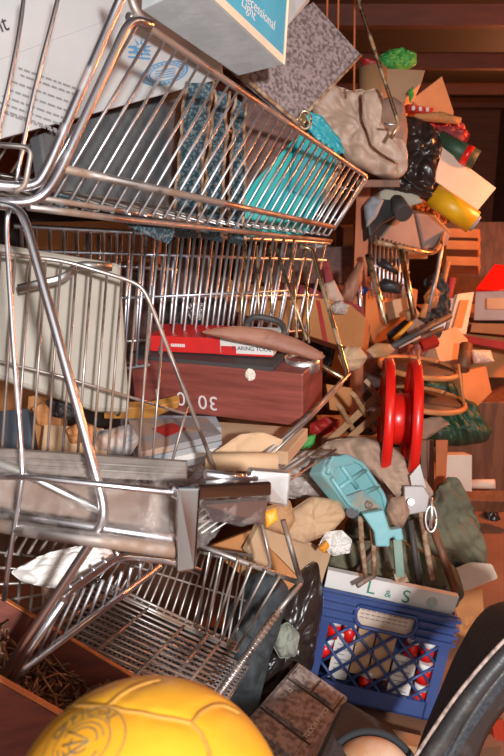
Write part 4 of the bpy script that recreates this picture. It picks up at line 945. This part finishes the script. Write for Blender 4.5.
puff1('leather_boot', [(340, 300), (344, 284), (358, 262), (364, 262), (362, 282), (352, 304)], 2.35, .03, LEATH, 'brown leather boot beside the maroon sock', 'boot', .006, 5)
puff1('cable_coil', [(160, 300), (190, 292), (222, 296), (236, 312), (220, 326), (180, 328), (160, 318)], 2.3, .05, DKGREY, 'dark tangle of cable behind the red carton', 'cable', .03, 6, 14)
puff1('foil_wrapper', [(186, 306), (196, 296), (206, 306), (202, 320), (190, 320)], 2.2, .02, STEEL, 'crumpled foil glinting behind the red carton', 'foil', .02, 4, 16)
cartonpx('carton', [(-20, 260), (60, 262), (60, 430), (-20, 430)], (2.5, 2.5, 2.5), .3, KRAFT3, 'orange-brown carton in the dark behind the cream flap')
cartonpx('carton', [(110, 250), (212, 246), (212, 548), (110, 548)], (2.6, 2.6, 2.6), .3, DKBOARD, 'dark brown carton behind the nested silver cart')
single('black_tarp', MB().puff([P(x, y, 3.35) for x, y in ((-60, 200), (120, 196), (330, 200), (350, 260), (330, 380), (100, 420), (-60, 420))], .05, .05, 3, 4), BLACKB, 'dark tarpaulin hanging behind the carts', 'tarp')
pa, pb = P(357, 178, 2.5), P(371, 178, 2.5)
single('wooden_post', MB().box(Vector((pa.x, pa.y, 0)), Vector((pb.x - pa.x, 0, 0)), Vector((0, .045, 0)), Vector((0, 0, 1.262))), POST, 'red-brown wooden post at the end of the tipped cart', 'post', bev=.003)
single('shelf_board', wbox(.31, .44, 2.26, 2.62, 1.262, 1.284), WOODD, 'dark board on top of the red-brown post under the beige bag', 'board', bev=.002)
# second cart further back
t = Thing('shopping_cart', 'silver shopping cart further back beyond the red-brown post', 'cart')
t.part('front_tube', MB().tube(PP((368, 255, 2.4), (386, 325, 2.3)), .011), GOLDLIT); t.part('front_tube', MB().tube(PP((401, 250, 2.5), (415, 322, 2.45)), .011), GOLDLIT)
t.part('front_tube', MB().tube(PP((358, 268, 2.4), (361, 318, 2.35)), .008), CHROME)
t.part('front_panel', MB().panel(P(368, 234, 2.62), P(410, 246, 2.75), P(408, 300, 2.72), P(370, 296, 2.6), 10, .005, 1), WIRE)
t.part('rim', MB().tube(PP((376, 242, 2.5), (432, 254, 2.7), (440, 246, 2.8), (444, 232, 2.85), (440, 222, 2.9)), .010, fil=.06), GOLDLIT)
t.part('handle_post', MB().tube(PP((443, 236, 2.84), (438, 270, 2.84), (428, 312, 2.82)), .009, fil=.05), RUSTW)
t.done()
cartonpx('carton', [(356, 294), (402, 284), (418, 290), (414, 330), (374, 344)], (2.75, 2.85, 2.9), .2, KRAFT3, 'brown carton inside the far silver cart')
puff1('camera_bag', [(376, 286), (384, 278), (404, 284), (400, 294), (382, 292)], 2.6, .03, BLACK, 'black camera case on the brown carton in the far cart', 'case', .004, 3)
puff1('blue_lid', [(355, 290), (362, 286), (370, 288), (366, 294), (358, 296)], 2.55, .015, BLUEL, 'small blue lid beside the camera case', 'lid', .002, 3)
t = Thing('grey_case', 'grey flat-sided case resting on top of the far silver cart', 'case')
q = plane_px([(378, 240), (396, 218), (414, 212), (422, 250)], 2.68, 2.72, 2.76); CASEG = mat('case_grey', (.27, .215, .19), .6, col2=(.21, .165, .145)); t.part('side', MB().slab(q, .10), CASEG, bev=.008)
q = plane_px([(416, 213), (436, 215), (452, 232), (447, 246), (424, 250)], 2.76, 2.8, 2.86); t.part('lid', MB().slab(q, .10), CASEG, bev=.008); t.done()
puff1('white_folder', [(372, 196), (394, 184), (414, 192), (424, 202), (410, 206), (386, 204)], 2.55, .01, mat('pale_green_card', (.42, .38, .30), .8), 'pale folded card on the black camera case strap', 'card', .004, 4)
t = Thing('video_camera', 'black video camera lying above the grey bag on the far cart', 'camera')
t.part('body', MB().slab(PP((366, 214, 2.5), (378, 198, 2.52), (398, 200, 2.54), (402, 212, 2.55), (384, 222, 2.52), (370, 238, 2.5)), .06), BLACK, bev=.006)
t.part('lens', MB().cyl(P(396, 202, 2.56), P(404, 214, 2.5), .03, n=24), DKGREY); t.done()
puff1('grey_box_cover', [(364, 206), (372, 196), (384, 200), (376, 218), (366, 228)], 2.45, .02, LILAC, 'slate grey pouch between the post and the black camera', 'pouch', .004, 2)
# small junk between the far cart and the boxes at the right
jr = random.Random(5)
puff1('tool_heap', [(386, 334), (404, 320), (430, 312), (446, 322), (440, 338), (416, 344), (392, 346)], 2.6, .05, DKGREY, 'dark heap of tools in front of the far cart', 'tools', .03, 3, 14)
puff1('wooden_ball', [(404, 312), (414, 306), (420, 314), (414, 324), (406, 320)], 2.48, .02, WOODP, 'round wooden knob on the dark tool heap', 'knob', .003, 3)
t = Thing('tin_can', 'silver tin lid coloured white for its shine beside the tool heap', 'tin')
t.part('can', MB().slab(PP((427, 324, 2.5), (438, 318, 2.5), (447, 320, 2.5), (444, 332, 2.48), (428, 330, 2.48)), .02), WHITE, bev=.004); t.done()  # plain white colour stands in for the shine of the lid
puff1('pink_cloth', [(386, 352), (400, 334), (424, 332), (430, 350), (424, 362), (396, 360)], 2.95, .05, mat('rose_cloth', (.36, .13, .10), .9), 'dull rose cloth behind the two-tier stand', 'cloth', .02, 3)
cartonpx('carton', [(432, 336), (456, 326), (468, 340), (466, 358), (440, 362)], (2.9, 3.0, 3.0), .15, KRAFT2, 'tan carton behind the two-tier stand')
cartonpx('carton', [(462, 372), (486, 366), (492, 392), (478, 406), (464, 398)], (2.95, 3.0, 3.0), .15, KRAFT3, 'orange-brown carton beside the dark green bag')
single('wooden_peg', MB().cyl(P(466, 345, 2.8), P(463, 370, 2.75), .024, n=16), WOODD, 'brown turned wooden peg beside the rim of the two-tier stand', 'peg')
puff1('white_rag', [(470, 350), (490, 350), (494, 362), (474, 364)], 3.1, .03, PINKW, 'white rag under the red shelf at the right', 'rag', .012, 3)
t = Thing('picture_frame', 'pale framed picture standing upright beside the grey boxes', 'frame')
t.part('frame', MB().slab(PP((458, 294, 3.1), (474, 292, 3.15), (466, 334, 3.1), (448, 332, 3.05)), .02), PINKW); t.part('picture', MB().slab(PP((461, 300, 3.09), (469, 300, 3.13), (462, 328, 3.09), (453, 328, 3.05)), .004), KRAFT3); t.done()
puff1('tool_heap', [(424, 280), (438, 270), (448, 290), (450, 316), (438, 322), (426, 306)], 3.0, .06, DKGREY, 'dark heap of gear between the far cart and the picture', 'tools', .04, 9, 12)
puff1('brown_rag', [(424, 296), (432, 284), (440, 292), (436, 308), (426, 308)], 2.85, .03, KRAFT3, 'brown rag on the dark heap of gear', 'rag', .015, 9)
t = Thing('storage_box', 'dark grey storage box with a bright red lid at the right', 'box')
t.part('body', MB().slab(PP((476, 289, 3.2), (530, 290, 3.1), (530, 320, 3.1), (474, 320, 3.2)), .3), GREYM); t.part('lid', MB().slab(PP((476, 289, 3.19), (495, 264, 3.3), (540, 270, 3.2), (540, 292, 3.09)), .03), REDP)
t.part('label_card', MB().slab(PP((487, 298, 3.13), (510, 298, 3.09), (510, 309, 3.09), (487, 309, 3.13)), .004), KRAFT2); t.done()
cartonpx('carton', [(472, 323), (530, 324), (530, 337), (470, 332)], (3.25, 3.15, 3.15), .3, KRAFT3, 'brown carton under the grey storage box')
single('shelf_board', MB().slab(PP((458, 334, 3.2), (530, 346, 3.05), (530, 354, 3.05), (458, 341, 3.2)), .3), REDS, 'red shelf board below the brown carton at the right', 'shelf')
single('wooden_chest', wbox(.80, 1.25, 2.9, 3.3, 0, .40), WOODD, 'dark wooden chest under the green bag at the right', 'chest', bev=.004)
single('carton', wbox(.34, .78, 2.5, 2.86, 0, .22), KRAFT, 'brown carton holding up the two-tier stand', 'box', bev=.004)
single('carton', wbox(.85, 1.35, 3.4, 3.8, 0, .66), KRAFT3, 'stacked brown carton below the red shelf board', 'box', bev=.004)
single('carton', wbox(.45, .80, 3.10, 3.34, 0, .70), DKBOARD, 'dark brown carton behind the two-tier stand', 'box', bev=.004)
# shelf planks along the right
for k, (y, lb) in enumerate(((234, 'upper orange-brown shelf plank under the yellow roll'), (246, 'second shelf plank below the yellow roll'), (262, 'lowest orange-brown plank above the red lid'))):
    single('shelf_plank', MB().slab(PP((446, y-6, 3.5), (480, y-5, 3.45), (478, y+4, 3.45), (446, y+3, 3.5)), .2), KRAFT3, lb, 'plank', 'shelf planks', bev=.003)
single('wooden_cabinet', MB().slab(PP((442, 222, 4.4), (560, 222, 4.3), (560, 360, 4.3), (442, 360, 4.4)), .3), WOODD, 'brown wooden cabinet side at the back beyond the shelf planks', 'cabinet')
# upper right heap
puff1('beige_bag', [(308, 92), (330, 84), (352, 92), (362, 88), (372, 98), (372, 112), (382, 128), (400, 142), (408, 156), (406, 174), (394, 180), (372, 174), (350, 164), (328, 134), (312, 112)], 2.2, .035, BEIGEB, 'crumpled beige plastic bag on top of the heap behind the board', 'bag', .035, 6, 5, .006)
puff1('bag_flap', [(362, 92), (376, 88), (384, 96), (374, 110), (378, 126), (396, 142), (406, 158), (398, 164), (372, 146), (362, 118)], 2.12, .018, BEIGEB, 'rolled beige plastic edge folded over the crumpled bag', 'plastic', .008, 2, 9)
puff1('brown_cushion', [(380, 100), (392, 96), (404, 104), (408, 130), (404, 165), (386, 178), (374, 130)], 2.36, .04, BROWNC, 'brown cushion behind the bent wire hook', 'cushion', .006, 2)
single('cardboard_drum', MB().cyl(P(372, 70, 2.5), P(377, 180, 2.5), .05, n=24), KRAFT, 'brown cardboard drum behind the beige bag', 'drum')
t = Thing('wire_hanger', 'bent gold-coloured wire hook hanging over the brown cushion', 'hook')
t.part('wire', MB().tube(PP((352, -40, 2.0), (360, 6, 2.0), (399, 125, 2.0), (391, 138, 2.0)), .0055, fil=.01), GOLDLIT); t.part('end_wire', MB().tube(PP((399, 125, 2.0), (384, 124, 2.0)), .003), STEEL); t.done()
for k, (x, y1_, lb) in enumerate(((327, 20, 'thin orange cord hanging nearest the speckled board'), (338, 30, 'thin orange cord hanging between its two neighbours'), (354, 92, 'long orange cord hanging down to the beige bag'))):
    single('string', MB().tube(PP((x+1, -60, 2.05), (x, y1_, 2.05)), .0028), STRAP, lb, 'cord')
puff1('tinsel_roll', [(376, 60), (386, 52), (404, 50), (416, 54), (417, 64), (406, 70), (384, 70)], 2.9, .05, GREEN, 'bright green tinsel roll at the top of the heap', 'tinsel', .02, 3, 20)
puff1('red_ribbon', [(360, 58), (380, 60), (384, 68), (364, 66)], 2.85, .02, REDS, 'red ribbon beside the green tinsel roll', 'ribbon', .01, 2)
cartonpx('carton', [(376, 68), (425, 70), (421, 84), (408, 96), (402, 106), (384, 108)], (2.7, 2.75, 2.7), .2, KRAFT2, 'tan open carton below the green tinsel roll', parts=())
puff1('green_leaf', [(408, 92), (413, 86), (414, 96), (410, 104)], 2.6, .008, GREEN, 'small green leaf shape on the tan open carton', 'leaf', .002, 2)
cartonpx('carton', [(411, 100), (442, 76), (454, 112), (452, 120), (424, 110)], (2.75, 2.8, 2.8), .2, KRAFT, 'brown carton with a slanted top behind the black bag')
t = Thing('gift_wrap', 'red gift wrap with white squares between the cartons', 'gift wrap')
q = PP((408, 104, 2.6), (434, 108, 2.64), (432, 114, 2.64), (408, 111, 2.6)); t.part('paper', MB().slab(q, .03), REDS)
for k in range(3): t.part('white_square', MB().slab(PP((412+k*7, 106+k*.7, 2.598), (415+k*7, 106+k*.7, 2.6), (415+k*7, 110+k*.7, 2.6), (412+k*7, 110+k*.7, 2.598)), .004), WHITE)
t.done()
puff1('orange_wrap', [(414, 114), (440, 112), (462, 118), (460, 124), (436, 122), (416, 120)], 2.6, .02, KRAFT3, 'rolled orange paper below the red gift wrap', 'paper', .006, 3)
puff1('red_wrap', [(412, 120), (436, 122), (462, 124), (470, 136), (462, 150), (440, 140), (424, 132)], 2.7, .04, REDS, 'crumpled red wrapping paper above the black bag', 'paper', .03, 5, 12)
puff1('purple_wrap', [(436, 128), (454, 126), (466, 138), (458, 146), (444, 142)], 2.62, .02, MAROON, 'purple-brown wrap tucked in the red paper', 'paper', .012, 7, 12)
t = Thing('green_roll', 'dark green wrapping paper roll with a red band', 'roll')
a, c = P(438, 140, 2.62), P(476, 160, 2.6); t.part('roll', MB().cyl(a, c, .035, n=24), GREENB); t.part('red_band', MB().cyl(a.lerp(c, .68), a.lerp(c, .84), .0365, n=24), REDP); t.done()
puff1('black_bag', [(404, 116), (420, 118), (440, 134), (442, 150), (436, 172), (434, 194), (420, 190), (404, 178), (404, 150)], 2.5, .035, BLACKB, 'glossy black plastic bag hanging below the red gift wrap', 'bag', .03, 3, 6)
puff1('black_cloth', [(370, 176), (404, 172), (434, 190), (432, 198), (404, 194), (376, 188)], 2.55, .03, BLACKB, 'black plastic folded below the beige bag', 'plastic', .012, 7)
q = plane_px([(438, 144), (496, 188), (478, 210), (434, 180)], 2.55, 2.72, 2.68)
single('carton_flap', MB().slab(q, .006), PINKW, 'large pale cardboard flap sticking out above the yellow roll', 'cardboard')
t = Thing('yellow_roll', 'yellow roll with a grey end cap under the pale cardboard flap', 'roll')
a, c = P(432, 194, 2.6), P(473, 222, 2.6); t.part('roll', MB().cyl(a, c, .042, n=28), YELP); t.part('end_cap', MB().cyl(c, c + (c-a).normalized()*.012, .030, n=24), LILAC); t.done()
puff1('tan_rag', [(396, 206), (420, 198), (444, 212), (446, 226), (420, 214), (402, 212)], 2.95, .04, KRAFT3, 'orange-brown paper behind the black camera', 'paper', .02, 3)
single('carton', wbox(.36, .70, 2.95, 3.2, .98, 1.10), KRAFT, 'brown carton buried behind the black bag and the grey bag', 'box', bev=.004)
puff1('olive_rag', [(326, 560), (345, 542), (400, 540), (456, 566), (464, 590), (456, 606), (390, 592), (330, 580)], 1.93, .03, OLIVE, 'olive rag stuffed into the blue crate behind the white folder', 'rag', .03, 9, 6, .02)
cartonpx('carton', [(26, 222), (158, 220), (158, 262), (26, 258)], (2.3, 2.3, 2.3), .2, KRAFT3, 'rust-brown carton behind the back wires above the cream flap')
cartonpx('carton', [(236, 250), (356, 246), (356, 284), (236, 282)], (2.9, 2.9, 2.9), .2, DKBOARD, 'dark red-brown carton deep behind the long orange carton')
# small loose things on the heap beyond the carts
for nm, a, c, d_, r_, m_, lb, ct in (
    ('screwdriver', (394, 340), (412, 322), 2.42, .009, ORANGE, 'orange-handled screwdriver on the dark tool heap', 'tool'),
    ('paint_brush', (398, 346), (420, 336), 2.40, .010, SKIN, 'pale paint brush at the near edge of the dark tool heap', 'brush'),
    ('hammer', (412, 342), (444, 328), 2.44, .011, WOODD, 'dark hammer handle lying across the tool heap', 'tool'),
    ('candle', (422, 318), (426, 304), 2.5, .012, KRAFT3, 'short orange candle standing at the back of the tool heap', 'candle'),
    ('flashlight', (380, 262), (398, 272), 2.62, .016, BLACK, 'small black flashlight under the rim of the far cart', 'flashlight'),
    ('broom_stick', (448, 262), (440, 300), 3.05, .012, WOODP, 'pale stick leaning on the dark heap of gear', 'stick'),
    ('umbrella', (452, 278), (444, 322), 3.2, .018, MAROON, 'folded dark red umbrella beside the framed picture', 'umbrella')):
    single(nm, MB().tube([P(*a, d_), P(*c, d_)], r_, taper=r_*.7, n=12), m_, lb, ct)
puff1('glove', [(404, 326), (416, 318), (426, 324), (420, 334), (408, 334)], 2.43, .012, BROWNC, 'brown work glove on the dark tool heap', 'glove', .01, 12, 14)
puff1('grey_sock', [(330, 306), (340, 300), (350, 306), (346, 314), (334, 314)], 2.18, .014, GREYB, 'grey sock lying on the long orange carton', 'sock', .008, 13, 14)
puff1('orange_rag', [(66, 430), (82, 420), (98, 428), (92, 442), (72, 444)], 1.36, .016, KRAFT3, 'orange-brown rag on the pale carton below the cream flap', 'rag', .014, 14, 14)
puff1('black_cable', [(46, 400), (70, 394), (84, 408), (72, 420), (52, 416)], 1.42, .018, DKGREY, 'black cable bundle behind the wires below the cream flap', 'cable', .018, 15, 22)
cartonpx('carton', [(392, 300), (412, 296), (416, 312), (396, 318)], (2.58, 2.6, 2.6), .06, KRAFT2, 'small tan carton on the brown carton in the far cart')
slab1('book', [(418, 336), (434, 332), (440, 342), (424, 348)], (2.44, 2.46, 2.42), .02, REDS, 'small red book on the near side of the tool heap', 'book')
cartonpx('carton', [(446, 300), (454, 298), (450, 322), (443, 322)], (2.98, 3.0, 3.0), .05, LILAC, 'narrow grey carton between the gear heap and the picture')
